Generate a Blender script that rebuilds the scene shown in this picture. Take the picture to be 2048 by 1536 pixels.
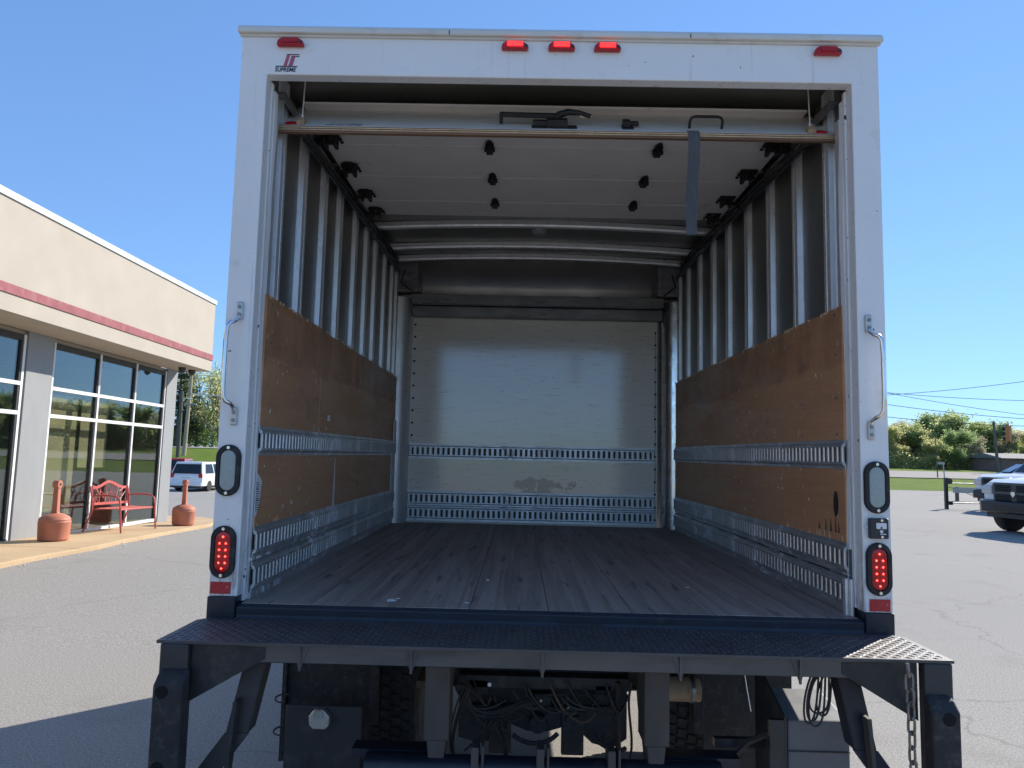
import bpy, bmesh, math, random
from mathutils import Vector, Matrix, Euler
R = math.radians
random.seed(7)
for o in list(bpy.data.objects): bpy.data.objects.remove(o)
scene = bpy.context.scene
COL = scene.collection
BED = 1.05          # height of the cargo floor above the lot

# ------------------------------------------------------------------ camera, world, sun, exposure
CAM = Vector((-0.1145, -2.6652, 0.5555 + BED))
YAW, PITCH, ROLL, FPX = -0.0129, 0.0961, 0.0226, 1459.33
_f = Vector((math.sin(YAW)*math.cos(PITCH), math.cos(YAW)*math.cos(PITCH), math.sin(PITCH)))
_r0 = Vector((math.cos(YAW), -math.sin(YAW), 0)); _u0 = _r0.cross(_f)
_r = _r0*math.cos(ROLL) + _u0*math.sin(ROLL); _u = _u0*math.cos(ROLL) - _r0*math.sin(ROLL)
cd = bpy.data.cameras.new('camera'); cam = bpy.data.objects.new('camera', cd); COL.objects.link(cam)
cd.sensor_width = 36; cd.lens = 36*FPX/2048; cd.clip_start = 0.05; cd.clip_end = 3000
cam.matrix_world = Matrix(((_r.x, _u.x, -_f.x, CAM.x), (_r.y, _u.y, -_f.y, CAM.y), (_r.z, _u.z, -_f.z, CAM.z), (0, 0, 0, 1)))
scene.camera = cam

SUN_AZ, SUN_EL = R(45), R(31)     # azimuth counted from +X towards +Y
SKY_STRENGTH = 0.115
world = bpy.data.worlds.new('World'); scene.world = world; world.use_nodes = True
wn = world.node_tree.nodes; wl = world.node_tree.links
sky = wn.new('ShaderNodeTexSky'); sky.sky_type = 'NISHITA'; sky.sun_disc = False
sky.sun_elevation = SUN_EL; sky.sun_rotation = math.pi/2 - SUN_AZ
sky.air_density = 1.0; sky.dust_density = 0.0; sky.ozone_density = 3.0
gm = wn.new('ShaderNodeGamma'); gm.inputs['Gamma'].default_value = 0.56
tn = wn.new('ShaderNodeVectorMath'); tn.operation = 'MULTIPLY'; tn.inputs[1].default_value = (0.74, 1.11, 1.66)
wl.new(sky.outputs[0], gm.inputs['Color']); wl.new(gm.outputs[0], tn.inputs[0]); wl.new(tn.outputs[0], wn['Background'].inputs[0])
wn['Background'].inputs[1].default_value = SKY_STRENGTH
sd = bpy.data.lights.new('sun', 'SUN'); sun = bpy.data.objects.new('sun', sd); COL.objects.link(sun)
sd.energy = 3.6; sd.angle = R(0.5); sd.color = (1.0, 0.93, 0.82)
S = Vector((math.cos(SUN_EL)*math.cos(SUN_AZ), math.cos(SUN_EL)*math.sin(SUN_AZ), math.sin(SUN_EL)))
sun.rotation_euler = S.to_track_quat('Z', 'Y').to_euler(); sun.location = (20, 20, 30)
scene.view_settings.view_transform = 'Standard'; scene.view_settings.look = 'None'
scene.view_settings.gamma = 1; scene.view_settings.use_curve_mapping = False
scene.view_settings.exposure = 1.05
scene.render.engine = 'CYCLES'
scene.cycles.max_bounces = 10; scene.cycles.diffuse_bounces = 5; scene.cycles.glossy_bounces = 5
scene.cycles.use_denoising = True

# ------------------------------------------------------------------ helpers
class MB:
    """collects plain geometry into one mesh"""
    def __init__(s): s.v = []; s.f = []
    def add(s, vs, fs):
        n = len(s.v); s.v += [tuple(v) for v in vs]; s.f += [tuple(i+n for i in f) for f in fs]; return s
    def box(s, x0, x1, y0, y1, z0, z1, rot=None, piv=None):
        vs = [Vector(p) for p in ((x0,y0,z0),(x1,y0,z0),(x1,y1,z0),(x0,y1,z0),(x0,y0,z1),(x1,y0,z1),(x1,y1,z1),(x0,y1,z1))]
        if rot is not None:
            c = Vector(piv) if piv is not None else Vector(((x0+x1)/2,(y0+y1)/2,(z0+z1)/2))
            m = Euler(rot).to_matrix(); vs = [m @ (v-c) + c for v in vs]
        return s.add(vs, [(0,3,2,1),(4,5,6,7),(0,1,5,4),(1,2,6,5),(2,3,7,6),(3,0,4,7)])
    def quad(s, a, b, c, d): return s.add([a,b,c,d], [(0,1,2,3)])
    def prism(s, poly, axis, a, b):
        """poly: 2D points in the two other axes (x:(y,z) y:(x,z) z:(x,y))"""
        def P(p, t): return {'x': (t,p[0],p[1]), 'y': (p[0],t,p[1]), 'z': (p[0],p[1],t)}[axis]
        n = len(poly); vs = [P(p,a) for p in poly] + [P(p,b) for p in poly]
        fs = [tuple(range(n))[::-1], tuple(range(n,2*n))] + [(i,(i+1)%n,n+(i+1)%n,n+i) for i in range(n)]
        return s.add(vs, fs)
    def tube(s, path, r, n=8, caps=True):
        path = [Vector(p) for p in path]; m = len(path)
        rs = r if isinstance(r, (list, tuple)) else [r]*m
        vs = []; fs = []; up = None
        for i, p in enumerate(path):
            t = (path[min(i+1,m-1)] - path[max(i-1,0)]).normalized()
            if up is None: up = Vector((0,0,1)) if abs(t.z) < .9 else Vector((1,0,0))
            a = t.cross(up).normalized(); b = a.cross(t).normalized(); up = b
            for k in range(n):
                an = 2*math.pi*k/n; vs.append(p + (a*math.cos(an) + b*math.sin(an))*rs[i])
        for i in range(m-1):
            for k in range(n):
                fs.append((i*n+k, i*n+(k+1)%n, (i+1)*n+(k+1)%n, (i+1)*n+k))
        if caps: fs += [tuple(range(n)), tuple(range((m-1)*n, m*n))[::-1]]
        return s.add(vs, fs)
    def cyl(s, p0, p1, r0, r1=None, n=12): return s.tube([p0,p1], [r0, r0 if r1 is None else r1], n)
    def lathe(s, prof, c=(0,0,0), axis='z', n=20):
        c = Vector(c); vs = []; fs = []
        for r, h in prof:
            for k in range(n):
                a = 2*math.pi*k/n; u, w = r*math.cos(a), r*math.sin(a)
                vs.append(c + Vector({'z':(u,w,h),'y':(u,h,w),'x':(h,u,w)}[axis]))
        for i in range(len(prof)-1):
            for k in range(n): fs.append((i*n+k, i*n+(k+1)%n, (i+1)*n+(k+1)%n, (i+1)*n+k))
        fs += [tuple(range(n)), tuple(range((len(prof)-1)*n, len(prof)*n))]
        return s.add(vs, fs)
    def ball(s, c, r, n=8, m=6, sc=(1,1,1)):
        prof = [(max(.001,math.sin(math.pi*i/m))*r, -math.cos(math.pi*i/m)*r) for i in range(m+1)]
        t = MB().lathe(prof, (0,0,0), 'z', n)
        return s.add([(c[0]+v[0]*sc[0], c[1]+v[1]*sc[1], c[2]+v[2]*sc[2]) for v in t.v], t.f)
    def mesh(s, name, smooth=False):
        me = bpy.data.meshes.new(name); me.from_pydata(s.v, [], s.f)
        bm = bmesh.new(); bm.from_mesh(me); bmesh.ops.recalc_face_normals(bm, faces=bm.faces)
        if smooth:
            for f in bm.faces: f.smooth = True
            for e in bm.edges:
                if len(e.link_faces) == 2 and e.calc_face_angle(0) > R(40): e.smooth = False
        bm.to_mesh(me); bm.free(); return me
    def build(s, name, mat, parent=None, loc=(0,0,0), smooth=False, bevel=0, rot=(0,0,0), kind=None):
        me = s.mesh(name, smooth); o = bpy.data.objects.new(name, me); COL.objects.link(o)
        if mat: me.materials.append(mat)
        o.location = loc; o.rotation_euler = rot
        if parent: o.parent = parent
        if bevel:
            b = o.modifiers.new('bevel', 'BEVEL'); b.width = bevel; b.segments = 2; b.limit_method = 'ANGLE'; b.angle_limit = R(35)
        if kind: o['kind'] = kind
        return o
def raw(name, vs, fs, mat, parent=None, loc=(0,0,0), kind=None, smooth=False):
    me = bpy.data.meshes.new(name); me.from_pydata(vs, [], fs); o = bpy.data.objects.new(name, me); COL.objects.link(o)
    if smooth:
        for p in me.polygons: p.use_smooth = True
    if mat: me.materials.append(mat)
    o.location = loc
    if parent: o.parent = parent
    if kind: o['kind'] = kind
    return o
def tag(o, label=None, cat=None, group=None, kind=None):
    for k, v in (('label',label),('category',cat),('group',group),('kind',kind)):
        if v: o[k] = v
    return o
def thing(name, label, cat, loc=(0,0,0), rot=(0,0,0), group=None):
    o = bpy.data.objects.new(name, None); COL.objects.link(o); o.empty_display_size = .2
    o.location = loc; o.rotation_euler = rot; return tag(o, label, cat, group)
def copy_tree(o, parent=None, loc=None, rot=None, label=None):
    c = o.copy(); COL.objects.link(c)
    if parent: c.parent = parent
    if loc is not None: c.location = loc
    if rot is not None: c.rotation_euler = rot
    if label: c['label'] = label
    for ch in list(o.children): copy_tree(ch, c)
    return c
def text_mesh(name, txt, size, mat, parent, loc, rot, shear=0, ext=.0006, bold=0, sx=1):
    cu = bpy.data.curves.new(name, 'FONT'); cu.body = txt; cu.size = size; cu.shear = shear; cu.extrude = ext; cu.offset = bold
    cu.align_x = 'LEFT'
    t = bpy.data.objects.new(name+'_src', cu); COL.objects.link(t)
    dg = bpy.context.evaluated_depsgraph_get(); dg.update()
    me = bpy.data.meshes.new_from_object(t.evaluated_get(dg)); bpy.data.objects.remove(t); bpy.data.curves.remove(cu)
    me.materials.clear(); me.materials.append(mat)
    for v in me.vertices: v.co.x *= sx
    o = bpy.data.objects.new(name, me); COL.objects.link(o); o.parent = parent; o.location = loc; o.rotation_euler = rot
    return o

# ------------------------------------------------------------------ materials
def newmat(name):
    m = bpy.data.materials.new(name); m.use_nodes = True; nt = m.node_tree
    return m, nt, nt.nodes['Principled BSDF']
def coords(nt, scale=(1,1,1), kind='Object'):
    tc = nt.nodes.new('ShaderNodeTexCoord'); mp = nt.nodes.new('ShaderNodeMapping'); mp.inputs['Scale'].default_value = scale
    nt.links.new(tc.outputs[kind], mp.inputs[0]); return mp.outputs[0]
def noise(nt, vec, scale=5, detail=4, rough=.55, dist=0):
    n = nt.nodes.new('ShaderNodeTexNoise'); n.inputs['Scale'].default_value = scale; n.inputs['Detail'].default_value = detail
    n.inputs['Roughness'].default_value = rough; n.inputs['Distortion'].default_value = dist
    nt.links.new(vec, n.inputs['Vector']); return n.outputs['Fac']
def ramp(nt, fac, stops):
    r = nt.nodes.new('ShaderNodeValToRGB'); el = r.color_ramp.elements
    while len(el) < len(stops): el.new(.5)
    for e, (p, c) in zip(el, stops):
        e.position = p; e.color = (c[0], c[1], c[2], 1) if not isinstance(c, (int, float)) else (c, c, c, 1)
    nt.links.new(fac, r.inputs[0]); return r.outputs[0]
def mix(nt, fac, a, b, mode='MIX'):
    m = nt.nodes.new('ShaderNodeMix'); m.data_type = 'RGBA'; m.blend_type = mode
    for sock, v in ((m.inputs[0], fac), (m.inputs[6], a), (m.inputs[7], b)):
        if isinstance(v, (int, float)): sock.default_value = v
        elif isinstance(v, (tuple, list)): sock.default_value = (v[0], v[1], v[2], 1)
        else: nt.links.new(v, sock)
    return m.outputs[2]
def bump(nt, b, h, strength=.2, dist=.01):
    n = nt.nodes.new('ShaderNodeBump'); n.inputs['Strength'].default_value = strength; n.inputs['Distance'].default_value = dist
    nt.links.new(h, n.inputs['Height']); nt.links.new(n.outputs[0], b.inputs['Normal'])
def simple(name, col, rough=.5, metal=0, var=.12, scale=6, stretch=(1,1,1), bmp=0, bscale=60, spec=None, dirt=None, dirt_amt=.45, chips=None, rvar=.1, grime=None):
    """paint / metal / plastic with tone variation, dirt patches, chips and uneven gloss"""
    m, nt, b = newmat(name)
    v = coords(nt, stretch); n = noise(nt, v, scale, 5)
    lo = tuple(max(0, c*(1-var)) for c in col); hi = tuple(min(1, c*(1+var)) for c in col)
    c = ramp(nt, n, [(.3, lo), (.7, hi)])
    if dirt:
        d = noise(nt, v, scale*2.3, 8, .65); c = mix(nt, ramp(nt, d, [(dirt_amt, 0), (dirt_amt+.25, 1)]), c, dirt)
    if chips:
        d = noise(nt, coords(nt, (1,1,1)), chips[1], 3, .5); c = mix(nt, ramp(nt, d, [(chips[2], 0), (chips[2]+.02, 1)]), c, chips[0])
    if grime:
        tc = nt.nodes.new('ShaderNodeTexCoord'); sp = nt.nodes.new('ShaderNodeSeparateXYZ'); nt.links.new(tc.outputs['Object'], sp.inputs[0])
        wr = ramp(nt, sp.outputs[2], [(.02, .75), (.5, .0)])
        gm_ = mix(nt, 1.0, wr, ramp(nt, noise(nt, coords(nt, (6,6,1.2)), 4, 8, .7), [(.5, 0), (.62, 1)]), 'MULTIPLY')
        c = mix(nt, gm_, c, grime)
        st_ = ramp(nt, noise(nt, coords(nt, (14,14,.6)), 2, 5, .6), [(.60, 0), (.72, .35)]); c = mix(nt, st_, c, tuple(x*1.6 for x in grime))
    nt.links.new(c, b.inputs['Base Color']); b.inputs['Metallic'].default_value = metal
    rr = ramp(nt, noise(nt, v, scale*1.7, 6), [(.3, max(.02, rough-rvar)), (.7, min(1, rough+rvar))]); nt.links.new(rr, b.inputs['Roughness'])
    if spec is not None: b.inputs['Specular IOR Level'].default_value = spec
    if bmp: bump(nt, b, noise(nt, coords(nt, (1,1,1)), bscale, 3), bmp)
    return m
def emit(name, col, strength, base=(.3,0,0)):
    m, nt, b = newmat(name); b.inputs['Base Color'].default_value = (*base, 1); b.inputs['Roughness'].default_value = .15
    b.inputs['Emission Color'].default_value = (*col, 1); b.inputs['Emission Strength'].default_value = strength; return m

M = {}
M['white'] = simple('white_paint', (.80,.79,.77), .32, 0, .03, 3, dirt=(.55,.52,.46), dirt_amt=.62, chips=((.12,.11,.1), 38, .72), bmp=.02, grime=(.22,.2,.18))
M['white_worn'] = simple('white_paint_worn', (.78,.775,.76), .4, 0, .04, 4, (1,1,.35), dirt=(.33,.31,.28), dirt_amt=.57, chips=((.05,.05,.06), 30, .68), bmp=.03, grime=(.10,.10,.11))
M['cap'] = simple('roof_cap_paint', (.66,.63,.57), .4, 0, .06, 4, (.6,1,1), dirt=(.36,.30,.22), dirt_amt=.56)
M['black'] = simple('black_paint', (.028,.03,.034), .42, 0, .25, 8, dirt=(.07,.065,.06), dirt_amt=.55, bmp=.04)
M['black_frame'] = simple('black_chassis_paint', (.022,.022,.023), .55, 0, .3, 6, dirt=(.085,.07,.055), dirt_amt=.5, bmp=.1)
M['rubber'] = simple('rubber', (.022,.022,.024), .75, 0, .2, 14, dirt=(.075,.07,.062), dirt_amt=.52, bmp=.08)
M['steel_grey'] = simple('weathered_steel', (.085,.078,.073), .65, .25, .2, 7, (1,1,.4), dirt=(.10,.07,.045), dirt_amt=.52, bmp=.08)
M['lip'] = simple('scuffed_steel_lip', (.11,.105,.10), .5, .3, .2, 4, (.3,1,1), dirt=(.055,.05,.047), dirt_amt=.5, bmp=.06)
M['chrome'] = simple('polished_metal', (.78,.78,.78), .2, 1, .08, 12, dirt=(.35,.33,.30), dirt_amt=.62)
M['handle_foot'] = simple('cast_metal', (.55,.53,.50), .4, .6, .1, 30, dirt=(.3,.28,.25), dirt_amt=.55)
M['bolt'] = simple('bolt_metal', (.25,.26,.25), .4, .9, .2, 40)
M['red_lens'] = simple('red_lens', (.42,.008,.012), .12, 0, .25, 60)
M['red_lit'] = emit('red_lens_lit', (1,.02,.02), 1.6, (.5,.01,.01))
M['led'] = emit('red_led', (1,.03,.02), 9)
M['clear_lens'] = simple('clear_lens', (.34,.385,.36), .2, 0, .08, 90, bmp=.15, bscale=220)
M['reflector'] = simple('red_reflector', (.50,.018,.02), .25, 0, .15, 40, bmp=.2, bscale=300, chips=((.5,.3,.28), 60, .7))
M['plastic'] = simple('black_plastic', (.025,.025,.027), .35, 0, .2, 20)
M['emblem_white'] = simple('white_print', (.72,.72,.72), .5, 0, .05, 30)
M['logo_red'] = simple('faded_red_print', (.42,.10,.16), .5, 0, .12, 60)
M['logo_dark'] = simple('dark_print', (.03,.04,.06), .5, 0, .1, 60)
M['webbing'] = simple('grey_webbing', (.085,.092,.10), .85, 0, .15, 40, (4,1,.5), bmp=.1, bscale=400)
M['ply_edge'] = simple('plywood_edge', (.19,.105,.058), .7, 0, .3, 5, (.25,1,18), dirt=(.11,.07,.045), dirt_amt=.55, bmp=.1)
M['floor_scrape'] = simple('floor_scrape', (.42,.39,.36), .8, 0, .15, 30)
M['ply_pale'] = simple('raw_split_wood', (.62,.47,.30), .8, 0, .2, 30)
M['seal'] = simple('white_rubber_seal', (.78,.78,.77), .5, 0, .06, 6, (1,1,.3), dirt=(.25,.24,.23), dirt_amt=.62)
M['void'] = simple('painted_hole_shade', (.002,.002,.002), .9)  # near-black colour stands in for the shade inside holes, slots and gaps
M['rivet'] = simple('dark_bolts', (.035,.03,.028), .5, .3, .2, 40)

def galv():
    m, nt, b = newmat('galvanised_steel'); v = coords(nt, (1,1,.6))
    vo = nt.nodes.new('ShaderNodeTexVoronoi'); vo.inputs['Scale'].default_value = 55; nt.links.new(v, vo.inputs['Vector'])
    c = mix(nt, .2, ramp(nt, noise(nt, v, 7, 6), [(.25, (.66,.68,.69)), (.75, (.78,.80,.81))]), vo.outputs['Color'], 'OVERLAY')
    hsn = nt.nodes.new('ShaderNodeHueSaturation'); hsn.inputs['Saturation'].default_value = .12; nt.links.new(c, hsn.inputs['Color'])
    d = mix(nt, ramp(nt, noise(nt, v, 16, 8, .7), [(.62, 0), (.80, .8)]), hsn.outputs[0], (.22,.21,.20))
    nt.links.new(d, b.inputs['Base Color']); b.inputs['Metallic'].default_value = .7
    nt.links.new(ramp(nt, noise(nt, v, 20, 4), [(.3, .38), (.7, .5)]), b.inputs['Roughness'])
    bump(nt, b, noise(nt, v, 45, 3), .025); return m
M['galv'] = galv()
def track_mat():
    m, nt, b = newmat('scuffed_track_steel'); v = coords(nt, (1,1,1))
    c = ramp(nt, noise(nt, v, 9, 6), [(.25, (.50,.53,.55)), (.75, (.70,.72,.74))])
    w = noise(nt, coords(nt, (1,1,.45)), 11, 9, .72); big = noise(nt, v, 1.7, 2)
    msk = mix(nt, 1.0, ramp(nt, w, [(.49, 0), (.57, 1)]), ramp(nt, big, [(.45, 0), (.58, 1)]), 'MULTIPLY')
    c = mix(nt, msk, c, (.80,.80,.80))
    c = mix(nt, ramp(nt, noise(nt, v, 23, 8, .7), [(.6, 0), (.72, 1)]), c, (.12,.115,.11))
    nt.links.new(c, b.inputs['Base Color'])
    sub = nt.nodes.new('ShaderNodeMath'); sub.operation = 'SUBTRACT'; sub.inputs[0].default_value = .88; nt.links.new(msk, sub.inputs[1])
    nt.links.new(sub.outputs[0], b.inputs['Metallic']); b.inputs['Roughness'].default_value = .42
    bump(nt, b, noise(nt, v, 50, 3), .08); return m
M['track'] = track_mat()
def alum():
    m, nt, b = newmat('aluminium_skin'); v = coords(nt, (1,1,1))
    c = ramp(nt, noise(nt, v, 2.2, 5), [(.25, (.185,.177,.158)), (.75, (.25,.24,.217))])
    c = mix(nt, ramp(nt, noise(nt, v, 12, 8, .7), [(.6, 0), (.8, 1)]), c, (.08,.075,.07))
    nt.links.new(c, b.inputs['Base Color']); b.inputs['Metallic'].default_value = .7
    nt.links.new(ramp(nt, noise(nt, v, 3, 4), [(.3, .34), (.7, .46)]), b.inputs['Roughness'])
    bump(nt, b, noise(nt, v, 1.6, 2), .25, .02); return m
M['alum'] = alum()
M['nose'] = simple('bare_aluminium', (.80,.76,.71), .22, .9, .05, 2, rvar=.04)
M['alum_dark'] = simple('dull_dark_metal', (.26,.255,.255), .5, .7, .25, 9, (.4,1,1), dirt=(.06,.055,.05), dirt_amt=.55)
M['track_dark'] = simple('greasy_door_track', (.10,.10,.10), .4, .8, .3, 12, dirt=(.03,.03,.03), dirt_amt=.48)
M['hinge'] = simple('black_hinge_steel', (.02,.02,.02), .5, .4, .3, 30)
def plywood():
    m, nt, b = newmat('brown_plywood'); v = coords(nt, (1,.5,2.2))
    g = noise(nt, coords(nt, (1,1.2,30)), 2.5, 6, .6, .6)
    c = ramp(nt, noise(nt, v, 1.9, 6, .6), [(.25, (.42,.20,.095)), (.5, (.54,.27,.13)), (.78, (.60,.32,.165))])
    c = mix(nt, .22, c, ramp(nt, g, [(.3, (.28,.13,.06)), (.7, (.60,.33,.165))]))
    c = mix(nt, ramp(nt, noise(nt, coords(nt, (1,.8,1.6)), 2.6, 5, .6, .8), [(.60, 0), (.76, .6)]), c, (.20,.085,.042))
    c = mix(nt, ramp(nt, noise(nt, coords(nt, (1,6,1.4)), 9, 4, .6), [(.665, 0), (.70, .85)]), c, (.78,.68,.56))
    c = mix(nt, ramp(nt, noise(nt, coords(nt, (1,1,1)), 32, 3, .5), [(.695, 0), (.715, 1)]), c, (.8,.74,.66))
    tc = nt.nodes.new('ShaderNodeTexCoord'); sp = nt.nodes.new('ShaderNodeSeparateXYZ'); nt.links.new(tc.outputs['Object'], sp.inputs[0])
    wv = nt.nodes.new('ShaderNodeMath'); wv.operation = 'MULTIPLY_ADD'; wv.inputs[1].default_value = .12; nt.links.new(noise(nt, coords(nt, (1,1,1)), 3, 3), wv.inputs[0]); nt.links.new(sp.outputs[2], wv.inputs[2])
    rub = ramp(nt, wv.outputs[0], [(.98, 0), (1.03, .42)]); rub2 = ramp(nt, wv.outputs[0], [(1.06, 1), (1.12, 0)])
    c = mix(nt, mix(nt, 1.0, mix(nt, 1.0, rub, rub2, 'MULTIPLY'), ramp(nt, noise(nt, coords(nt, (1,1.5,1)), 4, 5, .65), [(.35, .2), (.6, 1)]), 'MULTIPLY'), c, (.13,.055,.03))
    nt.links.new(c, b.inputs['Base Color'])
    nt.links.new(ramp(nt, noise(nt, v, 4, 4), [(.3, .38), (.7, .55)]), b.inputs['Roughness'])
    bump(nt, b, g, .06); return m
M['ply'] = plywood()
def white_panel():
    m, nt, b = newmat('glossy_white_panel'); v = coords(nt, (1,1,1))
    c = ramp(nt, noise(nt, v, 1.3, 4), [(.3, (.84,.77,.66)), (.7, (.88,.82,.72))])
    st = noise(nt, coords(nt, (1,1,14)), 5, 6, .65, .2)
    c = mix(nt, ramp(nt, st, [(.56, 0), (.68, .7)]), c, (.50,.43,.32))
    c = mix(nt, ramp(nt, noise(nt, coords(nt, (2,1,16)), 7, 3, .6), [(.685, 0), (.72, .9)]), c, (.14,.12,.10))
    # grey tape residue low on the panel
    tc = nt.nodes.new('ShaderNodeTexCoord'); sp = nt.nodes.new('ShaderNodeSeparateXYZ'); nt.links.new(tc.outputs['Object'], sp.inputs[0])
    def band(sock, lo, hi, soft):
        mr = nt.nodes.new('ShaderNodeMapRange'); mr.inputs[1].default_value = lo-soft; mr.inputs[2].default_value = lo+soft; nt.links.new(sock, mr.inputs[0])
        mr2 = nt.nodes.new('ShaderNodeMapRange'); mr2.inputs[1].default_value = hi+soft; mr2.inputs[2].default_value = hi-soft; nt.links.new(sock, mr2.inputs[0])
        mm = nt.nodes.new('ShaderNodeMath'); mm.operation = 'MULTIPLY'; nt.links.new(mr.outputs[0], mm.inputs[0]); nt.links.new(mr2.outputs[0], mm.inputs[1]); return mm.outputs[0]
    bx = band(sp.outputs[0], -.24, .40, .12); bz = band(sp.outputs[2], .10, .42, .08)
    mm = nt.nodes.new('ShaderNodeMath'); mm.operation = 'MULTIPLY'; nt.links.new(bx, mm.inputs[0]); nt.links.new(bz, mm.inputs[1])
    ad = nt.nodes.new('ShaderNodeMath'); ad.operation = 'MULTIPLY'; nt.links.new(mm.outputs[0], ad.inputs[0]); nt.links.new(noise(nt, v, 8, 6, .6), ad.inputs[1])
    pm = ramp(nt, ad.outputs[0], [(.44, 0), (.465, 1)])
    c = mix(nt, pm, c, (.33,.31,.31))
    nt.links.new(c, b.inputs['Base Color'])
    b.inputs['Specular IOR Level'].default_value = 1.0; b.inputs['Coat Weight'].default_value = .55; b.inputs['Coat Roughness'].default_value = .08; b.inputs['Coat IOR'].default_value = 1.7
    nt.links.new(mix(nt, ramp(nt, noise(nt, coords(nt,(1,1,3)), 5, 5), [(.35, .10), (.7, .2)]), (0,0,0), (0,0,0), 'ADD'), b.inputs['Roughness'])
    bump(nt, b, st, .05, .01); return m
M['panel'] = white_panel()
M['door_inner'] = simple('door_panel_paint', (.84,.79,.74), .45, 0, .05, 3, dirt=(.33,.30,.27), dirt_amt=.62, bmp=.03)
M['door_outer'] = simple('door_face_paint', (.78,.77,.75), .4, 0, .04, 4, dirt=(.42,.38,.34), dirt_amt=.62)
def floor_mat(k):
    m, nt, b = newmat('worn_plank_%s' % 'abcdef'[k]); t = random.Random(k)
    sh = 1 + t.uniform(-.05,.05)
    v = coords(nt, (1,.14,1)); vs = coords(nt, (24,.35,1))
    strip = nt.nodes.new('ShaderNodeTexVoronoi'); strip.inputs['Scale'].default_value = 1.0; nt.links.new(coords(nt, (30,.8,0)), strip.inputs['Vector'])
    sc = nt.nodes.new('ShaderNodeSeparateColor'); nt.links.new(strip.outputs['Color'], sc.inputs[0])
    c = ramp(nt, sc.outputs[0], [(.0, tuple(x*sh for x in (.20,.155,.13))), (1, tuple(x*sh for x in (.37,.30,.262)))])
    c = mix(nt, .35, c, ramp(nt, noise(nt, vs, 3, 6, .6), [(.3, (.18,.142,.122)), (.7, (.42,.35,.305))]))
    c = mix(nt, ramp(nt, noise(nt, coords(nt, (14,1.6,1)), 1.6, 5, .62), [(.58, 0), (.66, .8)]), c, (.09,.075,.07))
    c = mix(nt, ramp(nt, noise(nt, coords(nt, (2,5,1)), 6, 7, .7), [(.66, 0), (.74, .55)]), c, (.60,.55,.50))
    nt.links.new(c, b.inputs['Base Color']); nt.links.new(ramp(nt, noise(nt, v, 9, 5), [(.3, .5), (.7, .75)]), b.inputs['Roughness'])
    bump(nt, b, noise(nt, vs, 4, 5), .12, .004); return m
FLOORM = [floor_mat(k) for k in range(4)]
def tread_mat():
    m, nt, b = newmat('black_tread_plate'); v = coords(nt, (1,1,1))
    c = ramp(nt, noise(nt, v, 6, 7, .65), [(.3, (.018,.020,.025)), (.62, (.045,.046,.052)), (.8, (.11,.105,.10))])
    nt.links.new(c, b.inputs['Base Color']); b.inputs['Metallic'].default_value = .1
    nt.links.new(ramp(nt, noise(nt, v, 14, 5), [(.3, .46), (.7, .6)]), b.inputs['Roughness']); b.inputs['Specular IOR Level'].default_value = 1.0
    bump(nt, b, noise(nt, v, 120, 3), .1, .003); return m
M['tread'] = tread_mat()
M['navy'] = simple('black_blue_gloss_paint', (.012,.016,.028), .38, 0, .25, 6, dirt=(.06,.055,.05), dirt_amt=.6)
M['box_grey'] = simple('grey_step_box', (.14,.145,.155), .5, 0, .08, 5, dirt=(.10,.09,.08), dirt_amt=.58)
M['exhaust'] = simple('rusty_exhaust', (.42,.30,.19), .7, .2, .2, 14, dirt=(.2,.11,.06), dirt_amt=.52, bmp=.1)
M['chain'] = simple('dull_chain_steel', (.26,.235,.21), .5, .75, .25, 30, dirt=(.12,.07,.04), dirt_amt=.5)
M['cable'] = simple('black_cable', (.025,.023,.022), .55, 0, .2, 30, dirt=(.09,.075,.06), dirt_amt=.52)
M['rust'] = simple('rust_brown_steel', (.14,.09,.06), .75, .2, .3, 10, dirt=(.07,.04,.025), dirt_amt=.5, bmp=.15)

def asphalt(name, base, dark):
    m, nt, b = newmat(name); v = coords(nt, (1,1,1))
    c = ramp(nt, noise(nt, v, .22, 6, .6), [(.3, dark), (.7, base)])
    c = mix(nt, .5, c, ramp(nt, noise(nt, v, 75, 4, .75), [(.33, tuple(x*.35 for x in base)), (.5, base), (.68, tuple(min(1,x*1.9) for x in base))]))
    vo = nt.nodes.new('ShaderNodeTexVoronoi'); vo.feature = 'DISTANCE_TO_EDGE'; vo.inputs['Scale'].default_value = .22
    dv = nt.nodes.new('ShaderNodeVectorMath'); dv.operation = 'ADD'; nt.links.new(v, dv.inputs[0])
    nn = nt.nodes.new('ShaderNodeTexNoise'); nn.inputs['Scale'].default_value = 1.3; nn.inputs['Detail'].default_value = 5; nt.links.new(v, nn.inputs['Vector']); nt.links.new(nn.outputs['Color'], dv.inputs[1])
    nt.links.new(dv.outputs[0], vo.inputs['Vector'])
    c = mix(nt, ramp(nt, vo.outputs['Distance'], [(.0, .35), (.0025, 0)]), c, tuple(x*.35 for x in base))
    c = mix(nt, ramp(nt, noise(nt, v, .9, 6, .7), [(.56, 0), (.74, .45)]), c, tuple(x*.62 for x in base))
    nt.links.new(c, b.inputs['Base Color']); b.inputs['Roughness'].default_value = .95; b.inputs['Specular IOR Level'].default_value = .12
    bump(nt, b, noise(nt, v, 150, 3, .6), .5, .006); return m
M['asphalt'] = asphalt('old_asphalt', (.318,.302,.277), (.280,.266,.245))
M['road'] = asphalt('road_asphalt', (.33,.30,.27), (.28,.26,.235))
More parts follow.
